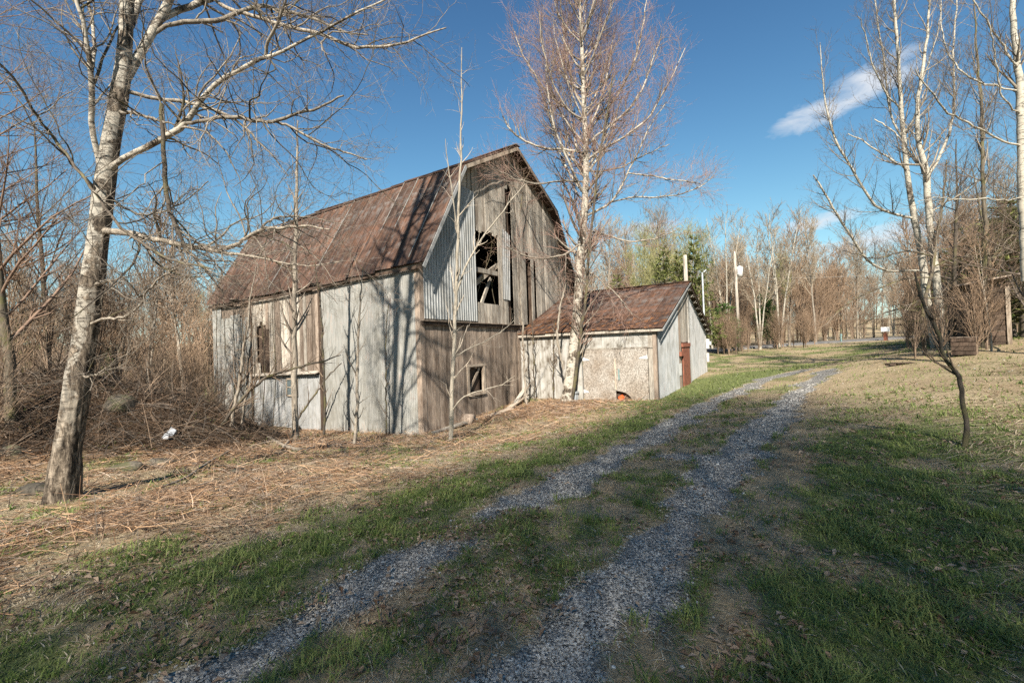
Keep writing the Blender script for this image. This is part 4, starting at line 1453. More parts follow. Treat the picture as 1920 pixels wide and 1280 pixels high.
# ---- B: birch in front of the shed
D = 16.6
base = g2w(1064, 752)
D = float((base - EYE) @ _F); base[2] -= .1
cb = empty('birch_tree', tuple(base), 0, 'tall white birch with spreading reddish crown growing against the shed wall', 'tree')
tp = [(1062, 760, 17), (1064, 745, 14), (1070, 700, 12.5), (1077, 640, 11.5), (1082, 590, 10.5), (1085, 540, 10), (1088, 480, 9), (1094, 420, 8), (1098, 360, 7.4), (1099, 300, 6.8), (1097, 240, 6), (1094, 180, 5.2), (1092, 120, 4.6), (1090, 60, 3.8), (1087, 0, 3), (1085, -60, 2), (1084, -110, 1)]
P0, R0 = trace(tp, D)
Pt, Rt = resample(P0, R0, 44)
Rt = Rt * (.80 + .06 * rng.random(44))
addpart(cb, base, 'trunk', M['birch'], [(Pt[None], Rt[None], 14)])
lt = [
    ([(1096, 288, 3.4), (1070, 281, 3.2), (1030, 280, 3), (990, 268, 2.6), (960, 248, 2.2), (942, 218, 1.6)], D, D - .5),
    ([(1094, 232, 3), (1064, 205, 3), (1040, 190, 2.8), (1018, 165, 2.5), (1002, 140, 2.2), (985, 112, 1.8), (972, 88, 1.4), (965, 60, 1)], D, D + .6),
    ([(1099, 302, 3.4), (1130, 280, 3.2), (1165, 262, 3), (1195, 240, 2.7), (1218, 222, 2.4), (1236, 188, 2), (1262, 140, 1.5), (1285, 90, 1)], D, D - .8),
    ([(1098, 275, 3.4), (1122, 250, 3.2), (1150, 232, 3), (1180, 205, 2.8), (1205, 165, 2.4), (1222, 120, 1.8), (1240, 66, 1.2)], D, D + .5),
    ([(1098, 262, 3.2), (1108, 240, 3.2), (1130, 212, 3), (1158, 180, 2.6), (1185, 130, 2.2), (1202, 70, 1.8), (1212, 0, 1.2)], D, D + 1.4),
    ([(1104, 407, 3.2), (1125, 398, 3.2), (1147, 385, 3), (1166, 360, 2.8), (1182, 322, 2.4), (1200, 280, 2), (1222, 230, 1.5), (1250, 190, 1)], D, D - 1.2),
    ([(1180, 328, 2), (1215, 330, 2), (1245, 335, 1.8), (1280, 340, 1.5), (1315, 345, 1)], D - .9, D - 1.3),
    ([(1130, 366, 2), (1175, 360, 2.2), (1220, 366, 2), (1270, 364, 1.6), (1310, 352, 1.2), (1340, 328, .8)], D - .3, D + 1),
    ([(1098, 205, 3), (1080, 180, 2.8), (1068, 130, 2.6), (1058, 70, 2.2), (1050, 0, 1.8), (1046, -60, 1)], D, D + .7),
    ([(1096, 150, 2.8), (1112, 110, 2.6), (1130, 60, 2.2), (1145, 10, 1.8), (1152, -50, 1)], D, D - .7),
    ([(1097, 222, 2.6), (1075, 215, 2.6), (1052, 190, 2.4), (1030, 140, 2.2), (1015, 80, 1.8), (1010, 20, 1.2)], D, D - 1.2),
    ([(1094, 340, 2.4), (1060, 338, 2.4), (1010, 345, 2), (970, 338, 1.6), (930, 318, 1)], D, D - 1.),
    ([(1090, 455, 2.4), (1060, 478, 2.4), (1020, 486, 2.2), (985, 480, 1.8), (950, 462, 1.2)], D, D - 1.4),
    ([(1098, 320, 2.4), (1130, 322, 2.2), (1170, 312, 2), (1210, 290, 1.6), (1255, 270, 1)], D, D + 1.),
    ([(1092, 430, 2.6), (1130, 440, 2.4), (1180, 455, 2.2), (1230, 448, 1.8), (1270, 430, 1.2)], D, D + 1.2),
    ([(1088, 500, 2.2), (1120, 520, 2), (1160, 555, 1.7), (1185, 590, 1.2)], D, D - 1.5),
    ([(1072, 748, 5), (1080, 700, 4.6), (1086, 640, 4.2), (1095, 590, 4), (1100, 540, 3.8), (1104, 470, 3.4), (1112, 400, 3.2), (1118, 340, 3), (1124, 293, 2.8), (1132, 240, 2.4), (1142, 190, 1.8), (1150, 140, 1.2)], D - .15, D - 1.0),
]
cl_ = []
for pts, a, b_ in lt:
    P, R = resample(*trace(pts, a, b_, .72), 18)
    if len(cl_) < 16: P, R = snap(P, R, [resample(Pt, Rt, 200)] + [resample(a_, b2_, 60) for a_, b2_ in cl_])
    cl_.append((jig(P, .012), R))
for ci, (P, R) in enumerate(cl_):
    addpart(cb, base, 'limb', M['limb_dark'] if ci == len(cl_) - 1 else M['birch'] if ci < 8 else M['limb'], [(P[None], R[None], 7)])
TP0, TR0 = stack([(P0[6:], R0[6:])], 14)
m1_ = kids(TP0, TR0, n=32, f0=.05, f1=.9, ln=(2.8, 5.4), taper=.5, ang=(38, 64), up=.14, wig=.07, K=12, rr=.42, rel=False, rmin=.012)
addpart(cb, base, 'branches', M['birch'], [(m1_[0], m1_[1], 6)])
LP, LR = stack(cl_, 12)
LP = np.concatenate([LP, m1_[0]]); LR = np.concatenate([LR, m1_[1]])
TP, TR_ = stack([(P0[5:], R0[5:])], 14)
t1 = kids(TP, TR_, n=60, f0=.05, f1=.97, ln=(.9, 2.6), taper=.35, ang=(35, 70), up=.12, wig=.1, K=9, rr=.33, rel=False, rmin=.008)
a1 = kids(LP, LR, per_m=4.2, f0=.12, f1=.97, ln=(.7, 1.8), taper=.4, ang=(22, 55), up=.10, wig=.12, K=8, rr=.5, rel=False, rmin=.005)
A = (np.concatenate([t1[0][:, ::1][:, :8], a1[0]]), np.concatenate([t1[1][:, :8], a1[1]]))
a2 = kids(A[0], A[1], per_m=6, f0=.15, f1=1, ln=(.4, 1.2), taper=.35, ang=(18, 50), up=.08, wig=.14, K=4, rr=.55, rel=False, rmin=.0038)
a3 = kids(a2[0], a2[1], per_m=4.4, f0=.15, f1=1, ln=(.25, .65), taper=.2, ang=(18, 50), up=.03, wig=.16, K=3, rr=.7, rel=False, rmin=.0036)
addpart(cb, base, 'branches', M['limb'], [(A[0], A[1], 5)])
addpart(cb, base, 'twigs', M['twig_red'], [(a2[0], a2[1], 3), (a3[0], a3[1], 3)])
print('centre', len(A[0]), len(a2[0]), len(a3[0]))


# ---- C: slender saplings in front of the barn, each read off the photograph
def sapling(pts, depth, label, thick=.78, name='sapling', mat='aspen', br=(.25, 1.3), per=3.5, sub=3.0, up=.14, twig='twig_pale', grp=None, d1=None, f0=.1, ang=(25, 50), rmin=.0022):
    base = g2w(pts[0][0], pts[0][1]) if depth is None else unp(pts[0][0], pts[0][1], depth)
    D_ = float((base - EYE) @ _F)
    P, R = trace(pts, D_, d1, thick)
    root = empty(name, tuple(P[0] - np.array([0, 0, .05])), 0, label, 'tree' if name != 'shrub' else 'shrub', grp)
    b0 = P[0] - np.array([0, 0, .05])
    P[0, 2] -= .05
    P, R = resample(P, R, 26)
    P = jig(P, .006 * D_ / 6)
    addpart(root, b0, 'trunk', M[mat], [(P[None], R[None], 9)])
    k1 = kids(P[None], R[None], per_m=per, f0=f0, f1=.97, ln=br, taper=.55, ang=ang, up=up, wig=.1, K=7, rr=.5, rel=False, rmin=rmin * 1.5)
    k2 = kids(k1[0], k1[1], per_m=sub, f0=.2, f1=1, ln=(.15, .5), taper=.3, ang=(20, 55), up=.05, wig=.15, K=4, rr=.6, rel=False, rmin=rmin)
    addpart(root, b0, 'branches', M[twig], [(k1[0], k1[1], 4), (k2[0], k2[1], 3)])
    return root


s1 = sapling([(845, 826, 7), (846, 760, 6.5), (850, 680, 6), (853, 600, 5.5), (856, 520, 5), (858, 440, 4.4), (861, 370, 3.8), (864, 290, 3), (866, 200, 2.2), (866, 90, 1)], None,
             'tall pale sapling with forked stem before the barn gable', per=3.2, br=(.3, 1.1), mat='limb_pale', thick=.62, sub=4)
def addlimb(root, pts, d0, d1_, mat, tw='twig_pale', per=3.):
    b0 = np.array(root.location)
    P, R = resample(*trace(pts, d0, d1_, .6), 16)
    addpart(root, b0, 'limb', M[mat], [(jig(P, .006)[None], R[None], 7)])
    k = kids(P[None], R[None], per_m=per, f0=.2, f1=.98, ln=(.2, .9), taper=.4, ang=(25, 55), up=.08, wig=.15, K=6, rr=.55, rel=False, rmin=.003)
    k2 = kids(k[0], k[1], per_m=3, f0=.2, f1=1, ln=(.1, .4), taper=.3, ang=(20, 55), up=.03, wig=.15, K=4, rr=.6, rel=False, rmin=.0022)
    addpart(root, b0, 'branches', M[tw], [(k[0], k[1], 4), (k2[0], k2[1], 3)])


ds = float((g2w(845, 826) - EYE) @ _F)
addlimb(s1, [(854, 555, 3.5), (872, 500, 3.2), (895, 460, 3), (905, 442, 2.8), (930, 415, 2.4), (958, 375, 1.8), (985, 345, 1.2)], ds, ds + .5, 'limb_pale')
addlimb(s1, [(857, 430, 2.5), (850, 380, 2.2), (845, 340, 2), (838, 300, 1.4), (835, 260, .8)], ds, ds - .3, 'limb_pale')
addlimb(s1, [(849, 672, 2.4), (875, 655, 2), (910, 640, 1.6), (945, 618, 1.1), (965, 600, .8)], ds, ds + .2, 'limb_pale')
addlimb(s1, [(848, 770, 2.4), (865, 745, 2), (900, 732, 1.7), (940, 722, 1.2), (965, 705, .8)], ds, ds - .4, 'limb_pale')
s2 = sapling([(556, 826, 8.5), (553, 760, 8), (551, 680, 7.2), (552, 600, 6.6), (553, 520, 6), (554, 440, 5), (556, 360, 4), (557, 290, 3), (558, 225, 1.2)], None,
             'tall straight sapling before the barn\'s brown boards', mat='limb', per=3.2, br=(.4, 1.7), sub=4, twig='twig_grey', f0=.22)
sapling([(664, 838, 4.5), (668, 790, 4.2), (671, 740, 4), (670, 690, 3.6), (671, 620, 3), (676, 570, 2), (680, 500, 1)], None,
        'thin forked sapling before the pale metal sheets', mat='limb', twig='twig_grey', br=(.3, 1.1))
sapling([(608, 826, 3.6), (609, 760, 3.2), (607, 700, 3), (604, 640, 2.6), (600, 560, 2), (590, 490, 1)], None,
        'thin dark sapling in front of the barn\'s dark wall post', mat='limb_dark', twig='twig_brown', br=(.3, 1.))
sapling([(725, 815, 2), (724, 760, 1.8), (724, 700, 1.6), (723, 640, 1.2), (728, 570, .8)], None,
        'wispy dark sapling between the two tree shadows', mat='limb_dark', twig='twig_brown', br=(.2, .7))
sapling([(545, 815, 3), (565, 775, 2.8), (590, 740, 2.4), (615, 705, 1.8), (640, 680, 1.2)], None,
        'slanting shrub stem leaning right beside the straight sapling', name='shrub', mat='limb_dark', twig='twig_brown', br=(.2, .8))
# the clump by the barn's far corner
for pts, lab in (([(430, 800, 5), (445, 740, 4.5), (455, 680, 4), (462, 630, 3.2), (470, 560, 2), (480, 500, 1)], 'leaning pale stem by the barn\'s far corner'),
                 ([(452, 806, 4), (462, 740, 3.6), (466, 690, 3), (470, 640, 2.4), (466, 570, 1.2)], 'upright stem just right of the leaning one by the barn\'s far corner')):
    sapling(pts, None, lab, mat='limb', twig='twig_brown', per=5, br=(.4, 1.3))
sapling([(410, 800, 4), (455, 745, 4), (500, 705, 3.6), (550, 690, 3), (600, 680, 2.4), (640, 665, 1)], None, 'bent orange-brown branch arching low across the barn wall', name='shrub', mat='limb_dark', twig='twig_brown', per=9, br=(.3, .9), up=.08, sub=6)
# small stems by the white shed wall
sapling([(988, 760, 2.6), (984, 700, 2.4), (980, 640, 2.2), (978, 590, 1.6), (975, 540, .8)], None, 'thin olive stem by the barn and shed corner', mat='limb', twig='twig_brown', br=(.2, .7), per=6)
sapling([(1003, 752, 1.8), (1001, 700, 1.6), (1000, 640, 1.2), (998, 600, .7)], None, 'fine dark stem before the white shed boards', mat='limb_dark', twig='twig_brown', br=(.2, .7), per=6)
sapling([(1038, 748, 1.8), (1037, 700, 1.6), (1038, 640, 1.2), (1040, 600, .7)], None, 'fine dark stem left of the white birch', mat='limb_dark', twig='twig_brown', br=(.2, .7), per=6)
sapling([(1056, 690, 3), (1045, 640, 3), (1046, 600, 2.6), (1050, 575, 2.2), (1062, 530, 1.2)], D - .5, 'crooked pinkish branch stem beside the birch trunk', mat='limb', twig='twig_grey', br=(.2, .6), per=5)

# ---- D: crooked dark sapling on the right
s3 = sapling([(1806, 838, 9), (1815, 800, 7.5), (1808, 765, 7), (1801, 735, 6.8), (1804, 706, 7), (1790, 695, 6.5), (1772, 678, 6), (1765, 655, 5.6), (1763, 630, 5.6), (1750, 605, 5.4), (1735, 580, 5), (1722, 545, 4), (1716, 512, 2.4)], None,
             'crooked dark sapling with zigzag stem on the right-hand grass', mat='limb_dark', twig='twig_brown', per=3, br=(.3, 1.1), f0=.4, sub=4)
# ---- E: group of tall white-stemmed trees on the right
def aspen(trunk, limbs_, label, depth=None, mat='aspen', per=3.6, dens=1.15, twig='twig_dark', K1=(.8, 2.2), d1=None):
    base = g2w(trunk[0][0], trunk[0][1]) if depth is None else unp(trunk[0][0], trunk[0][1], depth)
    D_ = float((base - EYE) @ _F)
    root = empty('aspen_tree', tuple(base), 0, label, 'tree')
    P, R = trace(trunk, D_, d1, .82)
    b0 = base.copy(); P[0, 2] -= .1
    P, R = resample(P, R, 40)
    addpart(root, b0, 'trunk', M[mat], [(jig(P, .01)[None], R[None], 12)])
    ls = []
    for pts, a, b_ in limbs_:
        p, r = resample(*trace(pts, D_ + a, D_ + b_, .6), 20)
        p, r = snap(p, r, [resample(P, R, 200)] + [resample(a_, b2_, 60) for a_, b2_ in ls])
        p = jig(p, .015)
        ls.append((p, r)); addpart(root, b0, 'limb', M[mat], [(p[None], r[None], 8)])
    S0 = stack([(P[14:], R[14:])] + ls, 14)
    k1 = kids(S0[0], S0[1], per_m=3.8 * dens, f0=.08, f1=.97, ln=K1, taper=.45, ang=(25, 60), up=.16, wig=.1, K=8, rr=.42, rel=False, rmin=.006)
    k2 = kids(k1[0], k1[1], per_m=per * 1.9, f0=.15, f1=1, ln=(.3, .9), taper=.35, ang=(25, 55), up=.09, wig=.16, K=5, rr=.5, rel=False, rmin=.004)
    k3 = kids(k2[0], k2[1], per_m=4.6, f0=.15, f1=1, ln=(.1, .35), taper=.2, ang=(25, 60), up=.06, wig=.2, K=3, rr=.6, rel=False, rmin=.0028)
    addpart(root, b0, 'branches', M['limb'], [(k1[0], k1[1], 5)])
    addpart(root, b0, 'twigs', M[twig], [(k2[0], k2[1], 3), (k3[0], k3[1], 3)])
    print(label[:20], len(k1[0]), len(k2[0]), len(k3[0]), D_)
    return root


aspen([(1755, 652, 13), (1748, 610, 11), (1738, 560, 10), (1731, 500, 9.5), (1724, 450, 9), (1712, 400, 8), (1704, 350, 7), (1698, 300, 6.5), (1693, 240, 6), (1688, 180, 5), (1684, 100, 4.2), (1678, 40, 3.4), (1676, -40, 2.4), (1674, -140, 1)],
      [([(1731, 508, 5), (1712, 506, 4.8), (1688, 507, 4.6), (1665, 509, 4.5), (1642, 502, 4.4), (1622, 485, 4.3), (1606, 460, 4.2), (1592, 435, 4), (1572, 408, 4), (1560, 385, 3.8), (1545, 360, 3.2), (1525, 330, 2.2)], 0, -1.5),
       ([(1712, 412, 5), (1688, 408, 5), (1660, 400, 4.8), (1638, 388, 4.6), (1615, 352, 4.4), (1600, 320, 4.2), (1580, 290, 4), (1565, 262, 3.6), (1550, 215, 3.2), (1545, 180, 2.6), (1540, 120, 1.8), (1538, 80, 1)], 0, -.8),
       ([(1695, 262, 4), (1672, 230, 3.6), (1664, 180, 3.2), (1660, 120, 3), (1648, 60, 2.6), (1640, 0, 2), (1636, -70, 1)], 0, .8),
       ([(1693, 250, 4), (1712, 228, 3.6), (1722, 190, 3.4), (1733, 140, 3), (1745, 100, 2.6), (1760, 60, 2.2), (1765, 0, 1.6)], 0, -.8),
       ([(1700, 320, 3.5), (1672, 300, 3.2), (1640, 280, 2.8), (1615, 262, 2.4), (1590, 250, 1.6)], 0, 1.2),
       ([(1690, 205, 3), (1660, 175, 2.8), (1635, 120, 2.4), (1625, 70, 2), (1610, 30, 1.2)], 0, -1.2)],
      'pale trunk with long limb sweeping left, first of the right-hand grove', dens=1.1)
aspen([(1772, 655, 12), (1765, 600, 11), (1757, 540, 10), (1750, 480, 10), (1745, 430, 9.5), (1740, 380, 9), (1738, 335, 8.5), (1735, 310, 8), (1722, 270, 6.5), (1718, 220, 5.5), (1725, 160, 4.8), (1735, 100, 4), (1742, 30, 3), (1748, -60, 1.6)],
      [([(1738, 335, 6), (1762, 300, 5.6), (1772, 270, 5.2), (1785, 235, 4.8), (1790, 190, 4.2), (1786, 130, 3.6), (1790, 60, 3), (1795, -20, 2)], 0, .6),
       ([(1745, 400, 4), (1770, 385, 3.8), (1795, 370, 3.4), (1830, 340, 2.6), (1865, 320, 1.6)], 0, -1.2),
       ([(1735, 320, 4), (1712, 300, 3.6), (1690, 262, 3.2), (1668, 240, 2.8), (1640, 225, 2)], 0, 1.5)],
      'darker forked trunk close behind the pale one in the right-hand grove', dens=1.0, mat='aspen')
aspen([(1925, 520, 14), (1922, 460, 13), (1918, 380, 13), (1916, 300, 12), (1914, 220, 11), (1912, 160, 10), (1905, 100, 9), (1900, 40, 8), (1898, -40, 6), (1896, -140, 4), (1894, -260, 1.5)],
      [([(1912, 275, 4.5), (1880, 268, 4.3), (1850, 250, 4.2), (1815, 232, 4), (1780, 215, 3.8), (1755, 190, 3.4), (1735, 160, 2.8), (1715, 130, 1.8)], 0, -1.2),
       ([(1908, 172, 4), (1870, 165, 3.8), (1835, 158, 3.6), (1800, 135, 3.4), (1775, 105, 3), (1765, 60, 2.6), (1762, 10, 2)], 0, .8),
       ([(1912, 130, 4), (1885, 90, 4), (1865, 60, 3.8), (1845, 30, 3.2), (1825, 0, 2.6), (1810, -40, 2)], 0, -.5),
       ([(1912, 215, 3.6), (1880, 190, 3.4), (1870, 140, 3), (1862, 90, 2.6), (1855, 40, 2)], 0, -1.),
       ([(1916, 370, 3.2), (1885, 378, 3), (1850, 372, 2.8), (1800, 375, 2.4), (1760, 370, 1.6), (1720, 378, 1)], 0, -1.)],
      'big white-barked tree standing at the right edge', depth=12.5, dens=.9)
aspen([(1845, 655, 9), (1848, 600, 8), (1846, 540, 7), (1845, 480, 6.5), (1848, 420, 6), (1843, 340, 5.2), (1842, 260, 4.6), (1838, 180, 3.8), (1832, 100, 3), (1828, 20, 2), (1826, -60, 1)],
      [([(1846, 500, 3), (1870, 470, 2.8), (1900, 440, 2.4), (1940, 420, 1.6)], 0, 1)],
      'slim mossy stem before the small dark outbuilding', depth=16.5, dens=.9, mat='moss_bark', twig='twig_brown')
# low dark spreading branches of the grove
aspen([(1735, 660, 6), (1728, 610, 5.5), (1735, 560, 5), (1748, 510, 4.5), (1755, 450, 4), (1768, 380, 3), (1775, 300, 2)],
      [([(1745, 520, 3), (1700, 520, 2.8), (1650, 540, 2.4), (1600, 560, 2), (1550, 600, 1.2)], 0, -.8),
       ([(1750, 480, 3), (1700, 470, 2.8), (1640, 485, 2.4), (1580, 470, 1.6)], 0, -1.6),
       ([(1740, 560, 3), (1700, 575, 2.8), (1650, 590, 2.2), (1610, 610, 1.4)], 0, .6),
       ([(1752, 500, 3), (1800, 480, 2.8), (1860, 485, 2.2), (1910, 470, 1.4)], 0, -1.4),
       ([(1742, 560, 3), (1800, 560, 2.6), (1860, 545, 2.2), (1915, 540, 1.4)], 0, -1.)],
      'low dark many-branched tree tangled into the right-hand grove', depth=17.5, dens=1.6, mat='limb_dark', twig='twig_brown', K1=(.6, 1.8))

# ---- F: bare trees copied into the woods: a few kinds, each copy its own object
def bare_meshes(tag_, h, r, seed, spread=.35, n1=44, ang=(30, 50), up=.16, low=.15, p2=3.8, p3=2.6, l1=(.2, .36), stems=1, wob=.02, tw=.019):
    rg = np.random.default_rng(seed)
    ps, rs = [], []
    for s_ in range(stems):
        K = 14
        t = np.linspace(0, 1, K)
        a = rg.random() * 6.28; ln_ = rg.uniform(.03, .10) * (1 if stems == 1 else 1.8)
        hh = h * rg.uniform(.85, 1)
        P = np.stack([np.cos(a) * ln_ * h * t**1.3 + np.cumsum(rg.normal(size=K)) * wob * h / 10, np.sin(a) * ln_ * h * t**1.3 + np.cumsum(rg.normal(size=K)) * wob * h / 10, hh * t], 1)
        P[0, :2] *= 0
        ps.append(P); rs.append(r * rg.uniform(.7, 1) * (1 - .9 * t**.9) + .01)
    P = np.stack(ps); R = np.stack(rs); P[:, 0, 2] -= .4
    k1 = kids(P, R, n=n1 // stems, f0=low, f1=.97, ln=l1, taper=.5, ang=ang, up=up, wig=.08, K=6, rr=.42, rel=True, rg=rg, rmin=.014)
    k2 = kids(k1[0], k1[1], per_m=p2, f0=.15, f1=1, ln=(.6, 1.5), taper=.4, ang=(22, 50), up=.12, wig=.12, K=4, rr=.55, rel=False, rg=rg, rmin=tw)
    k3 = kids(k2[0], k2[1], per_m=p3, f0=.2, f1=1, ln=(.3, .8), taper=.3, ang=(22, 50), up=.1, wig=.12, K=3, rr=.7, rel=False, rg=rg, rmin=tw * .8)
    Vt, Qt = tubes(P, R, 7)
    Vc, Qc = cat([tubes(k1[0], k1[1], 4), tubes(k2[0], k2[1], 3), tubes(k3[0], k3[1], 3)])
    return (Vt, Qt), (Vc, Qc)


KIND = {}
def kind(key, name, trunk_mat, crown_mat, **kw):
    (Vt, Qt), (Vc, Qc) = bare_meshes(key, **kw)
    KIND[key] = (name, mk_mesh('trunk', Vt, Qt, None, M[trunk_mat]), mk_mesh('crown', Vc, Qc, None, M[crown_mat]))
    print(key, len(Qc) * 2)


kind('brown1', 'bare_tree', 'limb', 'crown_brown', h=15, r=.16, seed=1)
kind('brown2', 'bare_tree', 'limb_dark', 'crown_brown', h=13, r=.14, seed=2, ang=(35, 60), stems=1, low=.15)
kind('grey1', 'bare_tree', 'limb', 'crown_grey', h=16, r=.17, seed=3, low=.35)
kind('bud', 'budding_tree', 'aspen', 'crown_bud', h=14, r=.15, seed=4, low=.4)
kind('white', 'white_birch', 'aspen', 'crown_grey', h=15, r=.14, seed=5, stems=3, low=.3, n1=39)
kind('fine', 'bare_tree', 'limb_dark', 'twig_dark', h=11, r=.13, seed=31, low=.12, n1=30, p2=4.2, p3=4.0, tw=.0055, l1=(.25, .45), ang=(40, 75), up=.08)
kind('finered', 'bare_tree', 'moss_bark', 'twig_rust', h=12, r=.15, seed=32, low=.15, n1=34, p2=4.5, p3=4.4, tw=.005, l1=(.25, .42), ang=(40, 75), up=.06)
kind('whip', 'bare_tree', 'limb', 'crown_brown', h=9, r=.07, seed=6, low=.12, stems=2, n1=26)
kind('shrub', 'shrub', 'twig_brown', 'twig_brown', h=2.4, r=.025, seed=7, stems=7, n1=28, l1=(.3, .5), low=.1, p2=4, p3=3, tw=.006)
kind('shrub2', 'shrub', 'twig_brown', 'crown_brown', h=3.2, r=.03, seed=8, stems=6, n1=30, l1=(.3, .5), low=.1, p2=3.5, p3=2.5, tw=.007)


def place(key, x, y, s=1., label=None, group=None, rz=None, cat_=None, crownmat=None, lean=(0, 0)):
    nm, mt, mc = KIND[key]
    r = bpy.data.objects.new(nm, None); C.objects.link(r)
    r.location = (x, y, H(x, y)); r.rotation_euler = (lean[0], lean[1], random.uniform(0, 6.28) if rz is None else rz); r.scale = (s * .95, s * .95, s)
    tag(r, label, cat_ or ('shrub' if 'shrub' in key else 'tree'), group)
    link('trunk', mt, r); link('crown', mc, r)
    return r


rt = random.Random(12)
LAB = {'brown1': 'brownish bare tree', 'brown2': 'dark-stemmed brown bare tree', 'grey1': 'tall grey bare tree', 'bud': 'budding pale green tree', 'white': 'white multi-stemmed birch', 'whip': 'slim brown young tree'}
# woods behind the road
def ray(px, d):
    p = unp(px, 640, d); return p[0], p[1]


def whereR(px, row):
    w = ['front', 'second', 'middle', 'back', 'far back'][row]
    for lim, nm in ((1330, 'behind the shed'), (1420, 'behind the utility pole'), (1510, 'behind the white birches'), (1620, 'left of the white road sign'), (1720, 'behind the white road sign'), (3000, 'behind the right-hand grove')):
        if px < lim: return f' in the {w} row {nm}'


def whereL(px, row):
    w = ['nearest', 'second', 'third', 'far'][row]
    for lim, nm in ((60, 'at the left edge'), (220, 'behind the big birch'), (330, 'beyond the boulder'), (420, "beside the barn's far corner"), (3000, 'behind the barn')):
        if px < lim: return f' in the {w} row {nm}'


for i in range(46):
    px = rt.uniform(1560, 2100); d = rt.uniform(63, 80)
    x, y = ray(px, d)
    if np.min(dist_poly(np.array([x]), np.array([y]), np.array(ROAD, float))) > 4.2:
        place(rt.choice(['shrub', 'shrub2', 'brown2']), x, y, rt.uniform(1.6, 2.8) if False else 1.0, 'dense brown undergrowth tree deep in the woods' + whereR(px, 0).replace(' in the front row', ''), 'undergrowth deep in the woods beyond the road')
n_ = 0
for row, (d0, dd, step) in enumerate(((54, 5, 19), (60, 6, 21), (68, 8, 22), (80, 12, 24), (98, 16, 26))):
    px = 1085 + row * 9
    while px < 2150:
        d = d0 + rt.uniform(0, dd) + (max(0, px - 1700) * -.012)
        x, y = ray(px, d)
        rd_ = np.min(dist_poly(np.array([x]), np.array([y]), np.array(ROAD, float)))
        if rd_ > 5:
            k = rt.choices(['brown1', 'brown2', 'grey1', 'whip', 'white', 'bud'], [4, 3, 4, 4, 1.3, .3])[0]
            h = 1.0 * rt.uniform(.78, 1.08) * (1.3 if k == 'whip' else 1)
            place(k, x, y, h, LAB[k] + whereR(px, row), 'trees of the woods beyond the road')
        px += step * rt.uniform(.7, 1.3)
# pale birches that stand out before the woods
for px, d, k, s, lab in ((1362, 48, 'white', 1.02, 'white-stemmed birch just left of the utility pole with pale green top'), (1425, 45, 'white', .85, 'leaning thin white birch just right of the utility pole'),
                         (1462, 46, 'white', 1.0, 'cluster of white birch stems midway between utility pole and sign'), (1480, 47, 'whip', 1.3, 'slim bare tree behind the white birch cluster'),
                         (1530, 52, 'grey1', .9, 'tall grey bare tree right of the white birches'), (1240, 42, 'bud', .8, 'pale green budding tree behind the shed roof'),
                         (1275, 45, 'bud', .85, 'budding olive tree between the pines behind the shed'), (1225, 47, 'bud', .9, 'taller budding olive tree behind the left pines'), (1335, 50, 'bud', .9, 'budding tree just right of the shed mast'), (1205, 38, 'bud', .65, 'small yellowish budding tree left of the pines behind the shed')):
    x, y = ray(px, d)
    place(k, x, y, s, lab)
# woods left and behind the barn
for row, (d0, dd, step) in enumerate(((27, 6, 36), (35, 7, 34), (46, 10, 36), (60, 14, 40))):
    px = -260 + row * 11
    while px < 640:
        d = d0 + rt.uniform(0, dd)
        if not (row == 0 and px > 350):
            x, y = ray(px, d)
            k = rt.choices(['brown1', 'brown2', 'grey1', 'whip', 'bud'], [3, 2, 4, 3, 1])[0]
            s = rt.uniform(.5, .75) if row < 2 else rt.uniform(.55, .85)
            place(k, x, y, s * (1.2 if k == 'whip' else 1), LAB[k] + whereL(px, row), 'trees of the woods left of the barn')
        px += step * rt.uniform(.7, 1.3)
# nearer trees at the left edge
for px, d, k, s, lab in ((20, 9.5, 'finered', .8, 'reddish bare tree at the left edge, its crown filling the corner'), (-110, 10, 'finered', .85, 'bare tree leaning in from beyond the left edge'),
                         (95, 14, 'fine', .9, 'mossy-limbed bare tree behind the big birch'), (270, 16, 'whip', .85, 'young bare tree standing beyond the boulder'),
                         (345, 21, 'whip', .9, 'young bare tree left of the barn\'s far corner'), (-40, 17, 'fine', .9, 'dark bare tree deep at the left edge'), (190, 23, 'fine', .9, 'brown bare tree beyond the brush bank')):
    x, y = ray(px, d)
    place(k, x, y, s, lab)
# brush along the wood edges, each shrub its own
for i, (px, d, s, lb) in enumerate(((400, 17.5, .8, 'tangled shrub touching the barn\'s far corner'), (345, 13.5, .6, 'small tangled shrub on the bank crest right of the boulder'), (300, 12.5, .55, 'low tangled shrub directly above the grey container'), (180, 12, .7, 'tangled shrub left of the boulder'), (90, 11.5, .9, 'tangled shrub behind the foot of the big birch'), (20, 10.5, .9, 'tangled shrub left of the big birch'), (-30, 8.5, .8, 'nearest tangled shrub at the left edge'))):
    x, y = ray(px, d)
    place(['shrub', 'shrub2'][i % 2], x, y, s, lb)
for i, (px, d) in enumerate(((395, 26), (410, 29), (425, 27), (440, 31), (380, 30), (372, 25), (402, 33), (432, 35), (418, 38), (388, 37))):
    x, y = ray(px, d)
    place(['whip', 'shrub2'][i % 2], x, y, [.7, 1.5][i % 2], 'young growth closing the gap at the far end of the barn', 'young growth at the far end of the barn')
for i in range(60):
    px = rt.uniform(-150, 400); d = rt.uniform(12, 26) if i < 30 else rt.uniform(20, 34)
    x, y = ray(px, d)
    place(rt.choice(['shrub', 'shrub2']), x, y, rt.uniform(.6, 1.15), 'bare tangled shrub in the thicket' + whereL(px, 0 if d < 18 else 1 if d < 24 else 2), 'shrubs of the thicket left of the barn')
